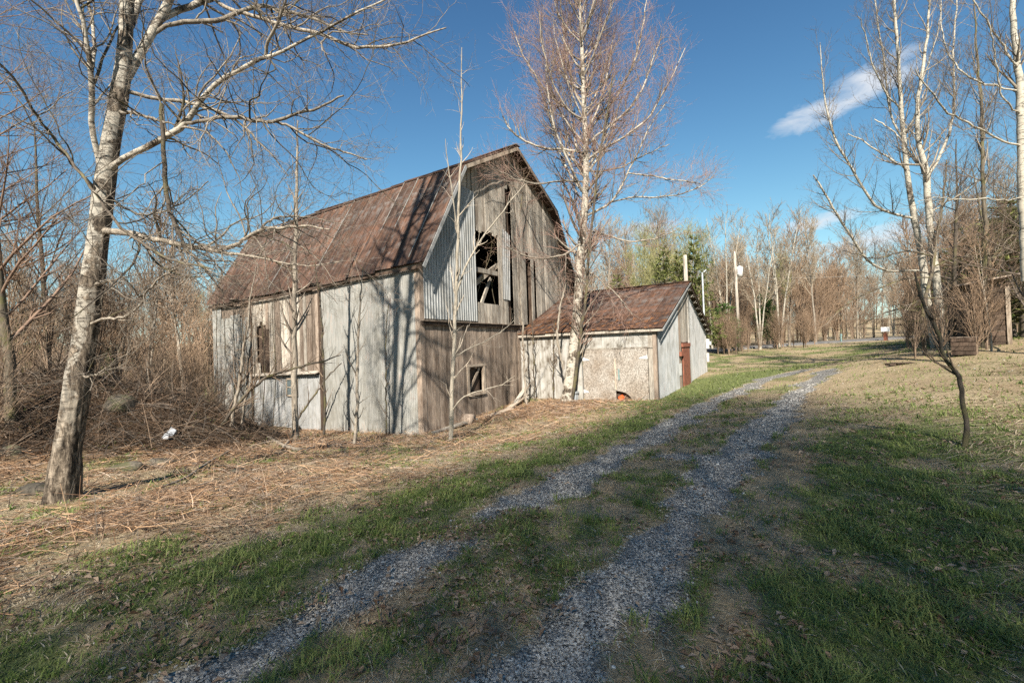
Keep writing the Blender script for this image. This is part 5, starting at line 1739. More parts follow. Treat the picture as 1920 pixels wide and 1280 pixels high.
for i in range(150):
    px = rt.uniform(1330, 2080); d = rt.uniform(52.5, 64) + max(0, px - 1650) * .01
    x, y = ray(px, d)
    if np.min(dist_poly(np.array([x]), np.array([y]), np.array(ROAD, float))) > 4.2:
        place(rt.choice(['shrub', 'shrub2']), x, y, rt.uniform(1.2, 2.9), 'bare brown shrub at the wood edge' + whereR(px, 0).replace(' in the front row', ''), 'shrubs at the foot of the woods beyond the road')
for i in range(20):
    px = rt.uniform(1335, 1530); d = rt.uniform(41, 45)
    x, y = ray(px, d)
    place('shrub2', x, y, rt.uniform(.6, 1.1), 'bare shrub on the near roadside below the white birches', 'roadside shrubs below the white birches')
for px, d, k, s, lab in ((1858, 15.6, 'whip', .45, 'slim tangle of stems before the outbuilding corner'), (1850, 16, 'shrub', .9, 'bare shrub beside the crate'), (1830, 15.5, 'shrub2', .7, 'bare shrub behind the crate'), (1765, 16.5, 'shrub', .8, 'brush at the foot of the grove trunks'), (1715, 17, 'shrub', .7, 'low rusty brush left of the grove trunks')):
    x, y = ray(px, d); place(k, x, y, s, lab)
for i in range(60):
    px = rt.uniform(1700, 2080); d = rt.uniform(23, 36)
    x, y = ray(px, d)
    place(rt.choice(['shrub', 'shrub2']), x, y, rt.uniform(.6, 1.5), 'bare shrub among the right-hand grove', 'shrubs among the right-hand grove')
for px, d, k, s, lab in ((1790, 18.5, 'fine', .8, 'fine-twigged dark tree between the grove and the crate'), (1872, 20.5, 'finered', .75, 'reddish fine-twigged tree over the outbuilding'), (1940, 14, 'fine', .7, 'fine-twigged tree just beyond the right edge'), (1800, 24, 'brown2', .55, 'dark bare tree behind the right-hand grove'), (1890, 22, 'grey1', .5, 'grey bare tree behind the dark outbuilding'), (1960, 19, 'brown1', .5, 'bare tree beyond the right edge'),
                         (1830, 27, 'brown1', .6, 'tall brown bare tree in the back of the right-hand grove'), (2030, 15, 'grey1', .55, 'bare tree leaning in from the right'), (1760, 32, 'brown1', .7, 'bare tree seen between the two trunks of the grove'), (1720, 36, 'brown2', .75, 'brown bare tree just left of the grove trunks'), (1700, 30, 'whip', .8, 'slim young tree left of the grove trunks'), (1860, 36, 'grey1', .6, 'grey bare tree above the crate'), (1815, 38, 'brown1', .65, 'brown tree deep behind the crate'), (1780, 42, 'brown2', .75, 'dark tree far behind the grove trunks'), (1925, 30, 'brown2', .65, 'brown bare tree far behind the outbuilding')):
    x, y = ray(px, d)
    place(k, x, y, s, lab)


# ---- conifers
def conifer_mesh(seed, h=10, rb=2.4, n=46, per=26, shape=1., droop=-.12, col=((.035, .06, .018), (.09, .12, .035)), tri=.16):
    rg = np.random.default_rng(seed)
    V, T, Cc = [], [], []
    bp, br = [], []
    for i in range(n):
        f = (i + rg.random()) / n
        z = h * (.08 + .9 * f)
        ln = rb * (1 - f)**shape * rg.uniform(.6, 1.1) + .15
        m_ = 3 if f < .85 else 2
        a0 = rg.random() * 6.28
        for j in range(m_):
            a = a0 + j * 6.28 / m_ + rg.normal() * .3
            d = np.array([math.cos(a), math.sin(a), droop + .35 * f + rg.normal() * .08])
            t = np.linspace(0, 1, 4)[:, None]
            P = np.array([0, 0, z]) + t * d * ln + t**2 * np.array([0, 0, .12 * ln])
            bp.append(P); br.append(np.array([.03, .022, .015, .006]) * h / 10)
            k = int(per * (ln / rb + .25))
            tt = rg.uniform(.18, 1.05, k)
            c = np.array([0, 0, z]) + tt[:, None] * d * ln + (tt**2)[:, None] * np.array([0, 0, .12 * ln]) + rg.normal(size=(k, 3)) * np.array([.14, .14, .07]) * (ln / 2 + .3)
            for q_ in c:
                for _ in range(3):
                    dd = nrm(rg.normal(size=3) * .7 + d * .8 + np.array([0, 0, .35]))
                    e = nrm(np.cross(dd, rg.normal(size=3)))
                    s_ = tri * rg.uniform(.6, 1.3) * 1.6
                    w_ = s_ * .16
                    V += [q_ - e * w_, q_ + e * w_, q_ + dd * s_]
                tone = rg.random()
                cc = np.array(col[0]) * (1 - tone) + np.array(col[1]) * tone
                Cc += [(*cc, 1)] * 9
    V = np.array(V)
    T = np.arange(len(V)).reshape(-1, 3)
    me = mk_mesh('needles', V, None, T, M['needles'], False, np.array(Cc))
    tp_ = np.stack([np.zeros(8), np.zeros(8), np.linspace(-.4, h, 8)], 1)[None]
    tr_ = np.linspace(.16, .01, 8)[None] * h / 10
    Vt, Qt = cat([tubes(tp_, tr_, 8), tubes(np.array(bp), np.array(br), 4)])
    mt = mk_mesh('trunk', Vt, Qt, None, M['limb_dark'])
    print('conifer', len(T))
    return mt, me


CON = {'pine': conifer_mesh(1, 11, 2.6, 30, 18, .75, .05, ((.08, .10, .03), (.19, .20, .07)), .24),
       'cedar': conifer_mesh(2, 5, 1.5, 26, 20, .6, .1, ((.035, .075, .02), (.09, .15, .04)), .17),
       'spruce': conifer_mesh(3, 14, 3.4, 46, 30, .9, -.15, ((.03, .05, .02), (.07, .09, .03)), .30)}


def conifer(k, x, y, s, label, sx=None, group=None):
    r = bpy.data.objects.new(k + '_tree', None); C.objects.link(r)
    r.location = (x, y, H(x, y)); r.rotation_euler = (0, 0, random.uniform(0, 6)); r.scale = (sx or s, sx or s, s)
    tag(r, label, 'tree', group)
    link('trunk', CON[k][0], r); link('needles', CON[k][1], r)
    return r


for px, d, k, s, lab, sx in ((1308, 41, 'pine', 1.0, 'pointed dark green pine rising behind the shed roof, tallest of the pines', .95), (1250, 40, 'pine', .92, 'pine left of the tallest one behind the shed roof', .9),
                             (1195, 40, 'pine', .68, 'smaller pine behind the white birch crown', .9), (1160, 46, 'pine', .78, 'pine farthest left of those behind the shed', .9), (1278, 43, 'pine', .92, 'pine between the two taller ones behind the shed', .9),
                             (1358, 44, 'cedar', .95, 'bright green bushy cedar at the foot of the utility pole', 1.2), (1440, 52, 'cedar', 1.3, 'green conifer showing behind the leaning birches', 1.),
                             (1895, 24, 'pine', .66, 'dark pine above the outbuilding at the right edge', 1.5), (1925, 21, 'pine', .58, 'broad dark pine right behind the outbuilding', 1.4), (1868, 28, 'pine', .6, 'dark pine left of the outbuilding roof', 1.3), (1950, 27, 'pine', .65, 'dark pine beyond the outbuilding', 1.1), (1850, 32, 'pine', .6, 'pine behind the mossy stem on the right', 1.),
                             (40, 30, 'pine', .55, 'pine showing through the thicket at the left edge', .8), (215, 28, 'cedar', .7, 'low green conifer beyond the boulder', .8)):
    x, y = ray(px, d)
    conifer(k, x, y, s, lab, sx)
# unseen tree belt added to shade the driveway, thinned so some sun leaks through


def column_mesh(h):
    """columnar crown of small leaf faces, density set to let some sun through"""
    rg = np.random.default_rng(int(h * 10))
    n = int(20500 * h / 16)
    z = h * (.0 + 1.0 * rg.random(n)); a = rg.random(n) * 6.283
    R_ = 2.2 * np.clip((h * 1.005 - z) / .4, 0, 1)**.5
    q = R_ * np.sqrt(rg.random(n))
    c = np.stack([q * np.cos(a), q * np.sin(a), z], 1)
    u = nrm(rg.normal(size=(n, 3))); v = nrm(np.cross(u, rg.normal(size=(n, 3))))
    s_ = (.025 + .015 * rg.random(n))[:, None]
    V = np.stack([c - u * s_, c + u * s_, c + v * s_ * 1.3], 1).reshape(-1, 3)
    t_ = rg.random(n)[:, None]
    cc = np.repeat(np.concatenate([np.array([.05, .07, .025]) * (1 - t_) + np.array([.10, .12, .05]) * t_, np.ones((n, 1))], 1), 3, 0)
    me = mk_mesh('foliage', V, None, np.arange(3 * n).reshape(-1, 3), M['needles'], False, cc)
    Vt, Qt = tubes(np.stack([np.zeros(6), np.zeros(6), np.linspace(-.4, h - .5, 6)], 1)[None], np.linspace(.05, .02, 6)[None], 6)
    return mk_mesh('trunk', Vt, Qt, None, M['limb_dark']), me


for hc in (7, 10, 13, 16, 19, 22.5): CON[hc] = column_mesh(hc)
for y0_, off in ((-9, 12.45), (-11.6, 14.5)):
    xk = -9.8
    while xk < 3.75:
        h_ = max((xk + off) / .805, 5.5)
        hc = min((7, 10, 13, 16, 19, 22.5), key=lambda q: abs(q - h_))
        r_ = conifer(hc, xk, y0_ + rt.uniform(-.4, .4), 1.0, 'unseen columnar tree added behind the viewpoint to shade the driveway', 1.0, 'tree belt behind the viewpoint') if False else None
        r_ = bpy.data.objects.new('shade_belt_tree', None); C.objects.link(r_)
        gy_ = y0_ + rt.uniform(-.4, .4)
        r_.location = (xk, gy_, H(xk, gy_)); r_.rotation_euler = (0, 0, random.uniform(0, 6)); r_.scale = (1, 1, h_ / hc)
        tag(r_, 'unseen columnar tree added behind the viewpoint to shade the driveway', 'tree', 'tree belt behind the viewpoint')
        link('trunk', CON[hc][0], r_); link('foliage', CON[hc][1], r_)
        xk += 1.05
# ---- dry vines
def vine(stems_, label, n1=14, seed=3):
    A = [resample(np.array(p), np.array([.018, .016, .013, .008, .004])[:len(p)], 16) for p in stems_]
    P = np.stack([a[0] for a in A]); R = np.stack([a[1] for a in A])
    b0 = P[0, 0].copy()
    root = empty('vine', tuple(b0), 0, label, 'vine')
    k1 = kids(P, R, n=n1, f0=.3, f1=1, ln=(.6, 1.7), taper=.2, ang=(30, 90), up=-.06, wig=.35, K=9, rr=.5, rel=False, rmin=.004)
    k2 = kids(k1[0], k1[1], per_m=4.5, f0=.1, f1=1, ln=(.25, .8), taper=.2, ang=(30, 90), up=-.05, wig=.4, K=6, rr=.6, rel=False, rmin=.0033)
    addpart(root, b0, 'stems', M['limb_dark'], [(P, R, 6)])
    addpart(root, b0, 'tendrils', M['vine'], [(k1[0], k1[1], 4), (k2[0], k2[1], 3)])


def bl(u, v, z):
    q = b2w(u, v); return (q[0], q[1], z)


vine([[bl(-.5, 12.6 - k * .75, -1.3), bl(-.35, 12.5 - k * .75, 1), bl(-.45, 12.3 - k * .72, 3), bl(-.5, 12 - k * .7, 4.3), bl(.4 + .1 * k, 11.6 - k * .7, 5.6 - .2 * k)] for k in range(8)], 'dry brown vine tangle hanging over the far end of the barn eave', 17)
vine([[bl(9.4 + k * .3, -.25, 2.5), bl(9.2 + k * .3, -.3, 3.6), bl(9.0 + k * .3, -.3, 4.8), bl(8.7 + .3 * k, -.35, 5.9), bl(8.3 + .3 * k, -.4, 7)] for k in range(5)], 'dry grey vine tangle climbing the right side of the barn gable', 15)
vine([[bl(4.9, .3, 2.6), bl(4.6, .35, 3.4), bl(4.3, .3, 4.2), bl(4.7, .2, 5), bl(5.2, .1, 6.2)], [bl(3.2, .4, 3), bl(3.5, .35, 3.8), bl(3.9, .3, 4.6), bl(4.2, .2, 5.2), bl(4.2, .1, 5.8)]], 'dry vine stems twisting inside the barn\'s loft opening', 9)
vine([[bl(5.3, -.35, 6.8), bl(5.0, -.4, 7.6), bl(4.4, -.45, 8.3), bl(3.4, -.45, 8.2), bl(2.6, -.45, 7.9)], [bl(5.6, -.35, 7.0), bl(5.8, -.4, 8.0), bl(6.1, -.4, 8.8), bl(6.4, -.4, 8.7), bl(7.0, -.4, 8.2)]], 'dry reddish vine twigs hanging under the barn gable peak', 12)
# ------------------------------------------------------------------ utility pole, wires, sign, outbuilding
x, y = ray(1386, 45)
pz = H(x, y)
up_ = empty('utility_pole', (x, y, pz), .3, 'grey wooden utility pole carrying a transformer at the roadside', 'utility pole')
cyl(MB(), (0, 0, -.3), (-.1, 0, 9.6), .17, .11, 12).build('pole', M['pole'], up_, True)
cyl(MB(), (.42, 0, 7.35), (.42, 0, 8.3), .27, .27, 18).build('transformer', M['meter_white'], up_, True)
cyl(MB(), (.42, 0, 8.3), (.42, 0, 8.42), .20, .08, 14).build('bushing', M['galv_grey'], up_)
MB().bar((-.05, 0, 7.6), (.3, 0, 7.6), .08, .06).bar((-.05, 0, 8.1), (.3, 0, 8.1), .08, .06).build('bracket', M['galv_grey'], up_)
cyl(MB(), (-.1, 0, 9.6), (-.1, 0, 9.85), .05, .04, 8).build('insulator', M['meter_white'], up_)
ptop = np.array([x - .1, y, pz + 9.7]); plow = np.array([x - .05, y, pz + 7.2])
def wire(a, b_, sag, label):
    t = np.linspace(0, 1, 26)[:, None]
    P = a + (b_ - a) * t; P[:, 2] -= 4 * sag * (t * (1 - t))[:, 0]
    V, Q = tubes(P[None], np.full((1, 26), .011), 4)
    return tag(link('wire', mk_mesh('wire', V, Q, None, M['wire'])), label, 'wire')


pr = unp(1990, 395, 50); pl = unp(1040, 520, 62)
wire(ptop, pr, .5, 'upper overhead wire running right from the utility pole')
wire(plow, unp(2000, 470, 50), .9, 'lower overhead wire running right from the utility pole')
wire(ptop, pl, .6, 'upper overhead wire running left from the utility pole')
mt_ = np.array([*b2w(SX1 + .12, SY + .02), 5.4])
wire(plow, mt_, .8, 'service wire hung from the utility pole to the shed mast')
x, y = ray(1290, 27)
cyl(MB(), (0, 0, -.2), (.05, 0, 6.3), .13, .10, 10)
sn = empty('post', (x, y, H(x, y)), 0, 'weathered bare wooden post sticking up behind the shed ridge', 'post')
cyl(MB(), (0, 0, -.2), (.03, 0, 1.6 - H(x, y) + (642 - 478) / 855 * 27), .14, .10, 12).build('shaft', M['pole'], sn, True)
# second thin pole of the roadside sign and mailbox board
x, y = ray(1661, 47)
sg = empty('roadside_sign', (x, y, H(x, y)), .5, 'blank white board on a short red-brown post by the road', 'sign')
MB().box(-.22, .22, -.1, .1, -.2, .75).build('post', M['rust_red'], sg)
MB().box(-.1, .1, -.06, .06, .75, .95).build('neck', M['rust_red'], sg)
MB().box(-.55, .55, -.16, .16, .95, 1.42).build('board', M['sign_white'], sg)
x, y = ray(1577, 50)
mb_ = empty('post', (x, y, H(x, y)), 0, 'short blue-green marker post beside the road', 'post')
MB().box(-.06, .06, -.06, .06, -.1, .95).box(-.09, .09, -.09, .09, .75, .9).build('shaft', M['teal'], mb_)

# dark outbuilding at the right edge
ox, oy = ray(1893, 16.5)
ob = empty('outbuilding', (ox, oy, H(ox, oy)), -.62, 'small dark weathered outbuilding with horizontal boards at the right edge', 'shed')
for i in range(12):
    z0 = -.3 + i * .2
    MB().box(-1.1 + rb.uniform(-.01, .01), .02, -.0 + rb.uniform(-.01, .01), .025, z0, z0 + .185).build('board', M['wood_dark'], ob)
for i in range(12):
    z0 = -.3 + i * .2
    MB().box(.02, .045, .03, 3.2, z0, z0 + .185).build('board', M['wood_grey'], ob)
MB().box(-.06, .06, -.06, .06, -.3, 2.1).build('corner_post', M['wood_pale'], ob)
MB().box(-1.16, -1.10, -.02, 3.2, -.3, 2.1).build('side_wall', M['wood_dark'], ob)
MB().box(-1.1, .0, 3.2, 3.23, -.3, 2.1).build('back_wall', M['wood_dark'], ob)
MB().bar((-1.4, 1.5, 2.22), (.35, 1.5, 2.5), 3.7, .05).build('roof', M['wood_brown'], ob)
# mossy crate beside it
cx_, cy_ = ray(1808, 15.8)
cr = empty('crate', (cx_, cy_, H(cx_, cy_)), -.9, 'mossy brown wooden crate beside the right-hand grove', 'crate')
for k in range(4):
    MB().box(-.28, .28, -.3, -.275, .02 + k * .15, .15 + k * .15).build('board', M['wood_dark'], cr)
    MB().box(-.305, -.28, -.3, .3, .02 + k * .15, .15 + k * .15).build('board', M['wood_dark'], cr)
    MB().box(.28, .305, -.3, .3, .02 + k * .15, .15 + k * .15).build('board', M['wood_dark'], cr)
MB().box(-.31, .31, -.31, .31, .605, .64).build('lid', M['wood_brown'], cr)
MB().box(-.28, .28, .28, .3, .02, .6).build('back_panel', M['wood_brown'], cr)


# ------------------------------------------------------------------ rocks, debris
def rock(p, s, label, mat='rock', seed=1, flat=.6, name='boulder', rz=0, sub=3):
    import bmesh
    bm = bmesh.new(); bmesh.ops.create_icosphere(bm, subdivisions=sub, radius=1)
    rg = np.random.default_rng(seed)
    ws = rg.normal(size=(7, 3)) * 1.6; ph = rg.random(7) * 6
    cuts = nrm(rg.normal(size=(7, 3))); cd = rg.uniform(.62, .85, 7)
    for v in bm.verts:
        c = np.array(v.co)
        k = 1 + .06 * sum(math.sin(float(w @ c) * 1.7 + q) for w, q in zip(ws, ph))
        c = c * k
        for n_, dd in zip(cuts, cd):
            e = float(c @ n_) - dd
            if e > 0: c = c - n_ * e * .85
        v.co = Vector((c[0] * s[0], c[1] * s[1], c[2] * s[2]))
    me = bpy.data.meshes.new(name); bm.to_mesh(me); bm.free()
    me.polygons.foreach_set('use_smooth', [True] * len(me.polygons))
    me.materials.append(M[mat])
    o = link(name, me, None, tuple(p), (0, 0, rz))
    return tag(o, label, 'rock')


p = g2w(222, 760); rock(p + np.array([0, .15, -.08]), (.58, .4, .30), 'big rounded dark boulder lying on the bank behind the big birch', seed=3, rz=-.7)
p = g2w(60, 925); rock(p + np.array([0, 0, .02]), (.28, .22, .12), 'flat mossy stone left of the big birch\'s foot', seed=5)
p = g2w(232, 880); rock(p, (.35, .25, .14), 'low yellow-lichened stone right of the big birch\'s trunk', seed=8)
p = g2w(300, 868); rock(p, (.30, .22, .12), 'low stone half buried in brush at the bank foot', seed=11)
p = g2w(445, 885); rock(p, (.22, .18, .08), 'small grey stone at the lower end of the bank', seed=13)
p = g2w(20, 850); rock(p, (.3, .2, .16), 'dark mossy stone at the left edge of the bank', seed=17)
# split grey plastic container
p = g2w(313, 826)
pc = empty('container', tuple(p + np.array([0, 0, .05])), .4, 'split grey plastic container caught in the brush', 'container')
MB().add([(-.10, 0, 0), (.07, -.02, 0), (.10, .0, .22), (-.02, .02, .27), (-.08, .09, 0), (.09, .08, 0), (.12, .09, .2), (0, .1, .25)], BOXQ).build('shell', M['plastic_grey'], pc, loc=(0, 0, 0), rot=(-.5, .3, 0))
MB().add([(-.06, -.06, 0), (.04, -.08, 0), (.05, -.05, .1), (-.04, -.03, .12), (-.05, -.05, 0), (.05, -.07, 0), (.06, -.04, .1), (-.03, -.02, .12)], BOXQ).build('flap', M['plastic_grey'], pc)
# grey metal box under the white door post
q = b2w(SX0 - .28, SY + 3.1)
bxo = empty('metal_box', (q[0], q[1], H(q[0], q[1])), TH, 'small grey metal box standing under the white door post', 'box')
MB().box(-.11, .11, -.13, .13, -.05, .26).build('body', M['galv_grey'], bxo)
MB().box(-.14, .14, -.16, .16, .265, .33).build('lid', M['galv_grey'], bxo)
# scrap timber and sheet at the barn foot
def plank(a, b_, w, h, mat, label, name='plank'):
    A = np.array(a); B = np.array(b_)
    o = MB().bar(tuple(A - A), tuple(B - A), w, h, (0, 0, 1)).build(name, M[mat])
    o.location = tuple(A)
    return tag(o, label, 'plank')


def lp(u, v, dz=0):
    """barn axes to world, lying on the ground"""
    q = b2w(u, v); return np.array([q[0], q[1], H(q[0], q[1]) + dz])


plank(lp(4.0, -.7, .05), lp(5.75, -.25, .45), .16, .05, 'wood_grey', 'grey plank leaning at the foot of the barn corner, longest of the scrap')
plank(lp(3.3, -.8, .06), lp(5.5, -.45, .22), .2, .04, 'wood_pale', 'pale broken plank lying below the leaning grey one')
plank(lp(4.7, -.9, .12), lp(5.6, -.3, .3), .12, .05, 'wood_grey', 'short grey plank on the scrap heap by the shed wall')
plank(lp(2.6, -.6, .05), lp(3.6, -.9, .1), .3, .02, 'wood_pale', 'flat grey-white slab half under leaves at the barn foot')
plank(lp(-.1, -.5, .05), lp(1.9, -.55, .12), .22, .05, 'wood_grey', 'mossy board lying along the barn foot')
p1 = lp(1.5, -.35, .1)
hole = empty('clay_pipe', tuple(p1), TH, 'weathered brown pipe end at the barn foot', 'pipe')
cyl(MB(), (0, 0, .1), (.05, -.35, .08), .19, .2, 16).build('pipe', M['wood_brown'], hole, True)
# fallen branch on the grass by the barn
for pts, lab in (([(502, 822, 2.5), (530, 838, 3), (560, 848, 3.4), (590, 842, 2.2)], 'pale fallen branch on the grass below the barn wall'),
                 ([(300, 920, 2), (345, 905, 2.4), (395, 868, 2.2), (430, 850, 1.4)], 'dead stick lying over the bank foot'),
                 ([(530, 845, 3), (545, 825, 3), (560, 800, 2.4), (585, 775, 1.6)], 'short broken branch propped beside the straight sapling')):
    P = np.array([g2w(a, b_) + np.array([0, 0, .05]) for a, b_, w in pts]); Rr = np.array([w * float((g2w(a, b_) - EYE) @ _F) / FPX for a, b_, w in pts])
    P, Rr = resample(P, Rr, 10)
    b0 = P[0].copy(); V, Q = tubes((P - b0)[None], Rr[None], 7)
    o = link('branch', mk_mesh('branch', V, Q, None, M['limb'])); o.location = tuple(b0)
    tag(o, lab, 'branch')
x, y = g2w(1790, 722)[:2]
P = g2w(1690, 683)
o = MB().box(-.5, .5, -.12, .12, -.02, .05).box(-.3, .35, -.2, .1, .04, .07).build('board', M['wood_dark'])
o.location = tuple(P); tag(o, 'dark flat board lying in the dry grass past the driveway', 'board')


# ------------------------------------------------------------------ ground cover
def scatter(n, r0, r1, expo, a0=-58, a1=58, rg=rng):
    """points on the ground, denser near the viewpoint"""
    u = rg.random(n)
    k = 2 - expo
    r = (r0**k + u * (r1**k - r0**k))**(1 / k) if abs(k) > 1e-6 else r0 * (r1 / r0)**u
    a = np.radians(a0 + (a1 - a0) * rg.random(n))
    return r * np.sin(a), r * np.cos(a), r


def blades(x, y, r, hgt, wid, lean, colA, colB, tone, segs=2, dirn=None, z0=-.01, curl=.6, rg=rng):
    """bent blades: lean 0 upright .. 1 flat"""
    n = len(x)
    z = height(x, y) + z0
    a = rg.random(n) * 6.283 if dirn is None else dirn
    dh = np.stack([np.cos(a), np.sin(a), np.zeros(n)], 1)
    wv = np.stack([-np.sin(a), np.cos(a), np.zeros(n)], 1) * (wid / 2)[:, None]
    p0 = np.stack([x, y, z], 1)
    up = np.array([0, 0, 1.])
    l1 = lean[:, None]
    v1 = up * (1 - l1) + dh * l1
    l2 = np.clip(l1 + curl * .5, 0, 1.25)
    v2 = up * (1 - l2) + dh * np.minimum(l2, 1)
    h = hgt[:, None]
    if segs == 2:
        p1 = p0 + nrm(v1) * h * .5; p2 = p1 + nrm(v2) * h * .5
        V = np.stack([p0 - wv, p0 + wv, p1 + wv * .8, p1 - wv * .8, p2], 1).reshape(-1, 3)
        b_ = np.arange(n) * 5
        Q = np.stack([b_, b_ + 1, b_ + 2, b_ + 3], 1); T = np.stack([b_ + 3, b_ + 2, b_ + 4], 1); m_ = 5
    else:
        p2 = p0 + nrm(v1 * .5 + v2 * .5) * h
        V = np.stack([p0 - wv, p0 + wv, p2], 1).reshape(-1, 3)
        b_ = np.arange(n) * 3
        Q = None; T = np.stack([b_, b_ + 1, b_ + 2], 1); m_ = 3
    c = np.asarray(colA)[None] * (1 - tone[:, None]) + np.asarray(colB)[None] * tone[:, None]
    c = np.concatenate([c, np.ones((n, 1))], 1)
    return V, Q, T, np.repeat(c, m_, 0)


def merge(sets):
    Vs, Qs, Ts, Cs, n = [], [], [], [], 0
    for V, Q, T, c in sets:
        Vs.append(V); Cs.append(c)
        if Q is not None: Qs.append(Q + n)
        Ts.append(T + n); n += len(V)
    return np.concatenate(Vs), (np.concatenate(Qs) if Qs else None), np.concatenate(Ts), np.concatenate(Cs)


def in_buildings(x, y):
    dx, dy = x - BP[0], y - BP[1]
    u = dx * d2[0] + dy * d2[1]; v = dx * d1[0] + dy * d1[1]
    return ((u > -.02) & (u < W) & (v > 0) & (v < L)) | ((u > SX0) & (u < SX1) & (v > SY) & (v < 0.1))


def pick(n, r0, r1, expo, fn):
    x, y, r = scatter(n, r0, r1, expo)
    m = masks(x, y)
    keep = (rng.random(n) < fn(x, y, r, m)) & ~in_buildings(x, y)
    return x[keep], y[keep], r[keep]


# green grass
sets = []
x, y, r = pick(300000, 1.7, 12, 1.35, lambda x, y, r, m: np.clip(m[1] * (1 - m[0] * 1.6) * (1 - .9 * m[4]), 0, 1)**1.1)
n = len(x); print('green near', n)
pt = fbm(x, y, .45, 77)
hh = (.028 + .055 * rng.random(n)) * (.55 + 1.1 * pt) * (1 + .5 * (pt > .62))
sets.append(blades(x, y, r, hh, (.0035 + .0012 * r) * (.6 + .6 * rng.random(n)), .25 + .5 * rng.random(n), (.10, .145, .04), (.32, .37, .13), np.clip(rng.random(n) * .7 + .4 * (pt - .3), 0, 1)))
x, y, r = pick(130000, 11, 55, 1.7, lambda x, y, r, m: m[1] * (1 - m[0] * 1.6))
n = len(x); print('green far', n)
sets.append(blades(x, y, r, .07 + .07 * rng.random(n), .006 + .0016 * r, .2 + .5 * rng.random(n), (.10, .14, .04), (.27, .31, .11), rng.random(n), segs=1))
cx0, cy0, cr0 = pick(5200, 1.8, 15, 1.2, lambda x, y, r, m: np.clip((m[1] * .8 + .12) * (1 - m[0] * 1.5) * (1 - .8 * m[4]), 0, 1))
k = 16
x = np.repeat(cx0, k) + rng.normal(size=len(cx0) * k) * .022; y = np.repeat(cy0, k) + rng.normal(size=len(cx0) * k) * .022; r = np.repeat(cr0, k)
n = len(x); sz = np.repeat(.6 + .9 * rng.random(len(cx0))**2, k); tn = np.repeat(rng.random(len(cx0)), k)
sets.append(blades(x, y, r, (.05 + .06 * rng.random(n)) * sz, (.003 + .0010 * r) * (.7 + .6 * rng.random(n)), .15 + .55 * rng.random(n), (.055, .11, .025), (.25, .32, .09), np.clip(tn * .6 + .4 * rng.random(n), 0, 1), curl=.8))
V, Q, T, c = merge(sets)
tag(link('grass', mk_mesh('grass', V, Q, T, M['grass'], False, c)), 'short green spring grass along the driveway', 'grass', kind='stuff')
# dry straw: matted
sets = []
x, y, r = pick(200000, 1.7, 13, 1.35, lambda x, y, r, m: np.clip((1 - m[0] * 1.3) * (1 - m[3]) * (1 - .75 * m[2]) * (1 - .35 * m[1]) * (.45 + .55 * sstep(.3, .6, fbm(x, y, .9, 5))), 0, 1))
n = len(x); print('straw near', n)
wind = 2.4 + 1.5 * (fbm(x, y, 1.5, 44) - .5) * 4 + rng.normal(size=n) * .7
sets.append(blades(x, y, r, .04 + .10 * rng.random(n)**1.5, (.003 + .001 * r) * (.6 + .6 * rng.random(n)), .72 + .26 * rng.random(n), (.16, .125, .08), (.52, .45, .33), rng.random(n)**1.2, dirn=wind, curl=.35))
x, y, r = pick(100000, 12, 55, 1.7, lambda x, y, r, m: np.clip((1 - m[0] * 1.3) * (1 - .6 * m[1]) * (1 - .5 * m[2]), 0, 1))
n = len(x); print('straw far', n)
sets.append(blades(x, y, r, .06 + .12 * rng.random(n), .004 + .0009 * r, .6 + .38 * rng.random(n), (.26, .20, .11), (.60, .50, .31), rng.random(n), segs=1))
# long matted grass on the right
x, y, r = pick(170000, 2.0, 20, 1.35, lambda x, y, r, m: sstep(1.6, 5.0, -signed_left(x, y, TR)) * (.12 + .88 * sstep(.42, .6, fbm(x, y, 1.3, 8))))
n = len(x); print('matted', n)
wind = -.5 + 3. * (fbm(x, y, 1.9, 45) - .5) + rng.normal(size=n) * .45
sets.append(blades(x, y, r, .16 + .28 * rng.random(n), (.003 + .0009 * r), .80 + .17 * rng.random(n), (.20, .15, .09), (.56, .47, .32), rng.random(n)**1.3, dirn=wind, curl=.35, z0=.005))
V, Q, T, c = merge(sets)
tag(link('dry_grass', mk_mesh('dry_grass', V, Q, T, M['straw'], False, c)), 'flattened straw-coloured dead grass', 'grass', kind='stuff')


# bracken and cane litter: thin round stems lying criss-cross
def sticks(x, y, ln, rr, flat, colA, colB, K=3, zlift=.02, dirn=None, sides=3, curve=.25):
    n = len(x)
    a = rng.random(n) * 6.283 if dirn is None else dirn
    el = flat
    d = np.stack([np.cos(a) * np.cos(el), np.sin(a) * np.cos(el), np.sin(el)], 1)
    t = np.linspace(0, 1, K)
    side = np.stack([-np.sin(a), np.cos(a), np.zeros(n)], 1) * (rng.normal(size=n) * curve)[:, None]
    P = np.stack([x, y, height(x, y) + zlift], 1)[:, None] + d[:, None] * (ln[:, None] * t[None])[..., None] + side[:, None] * (ln[:, None] * (t * t)[None])[..., None]
    low = np.abs(el) < .5
    gz = height(P[..., 0], P[..., 1])
    P[low, :, 2] = np.maximum(P[low, :, 2], gz[low] + .006)
    zl = np.broadcast_to(zlift, n)[low][:, None]
    P[low, :, 2] = np.minimum(P[low, :, 2], gz[low] + .03 + (ln[low] * np.maximum(np.sin(el[low]), 0))[:, None] * t[None] + zl)
    R = rr[:, None] * (1 - .6 * t[None])
    V, Q = tubes(P, R, sides)
    tone = rng.random(n)**1.2
    c = np.asarray(colA)[None] * (1 - tone[:, None]) + np.asarray(colB)[None] * tone[:, None]
    g_ = c.mean(1, keepdims=True) * np.array([1.02, .98, .9]); w_ = (rng.random(n)**1.5)[:, None] * .8
    c = (c * (1 - w_) + g_ * w_) * (.6 + .5 * rng.random(n))[:, None]
    c = np.repeat(np.concatenate([c, np.ones((n, 1))], 1), K * sides, 0)
    return V, Q, c


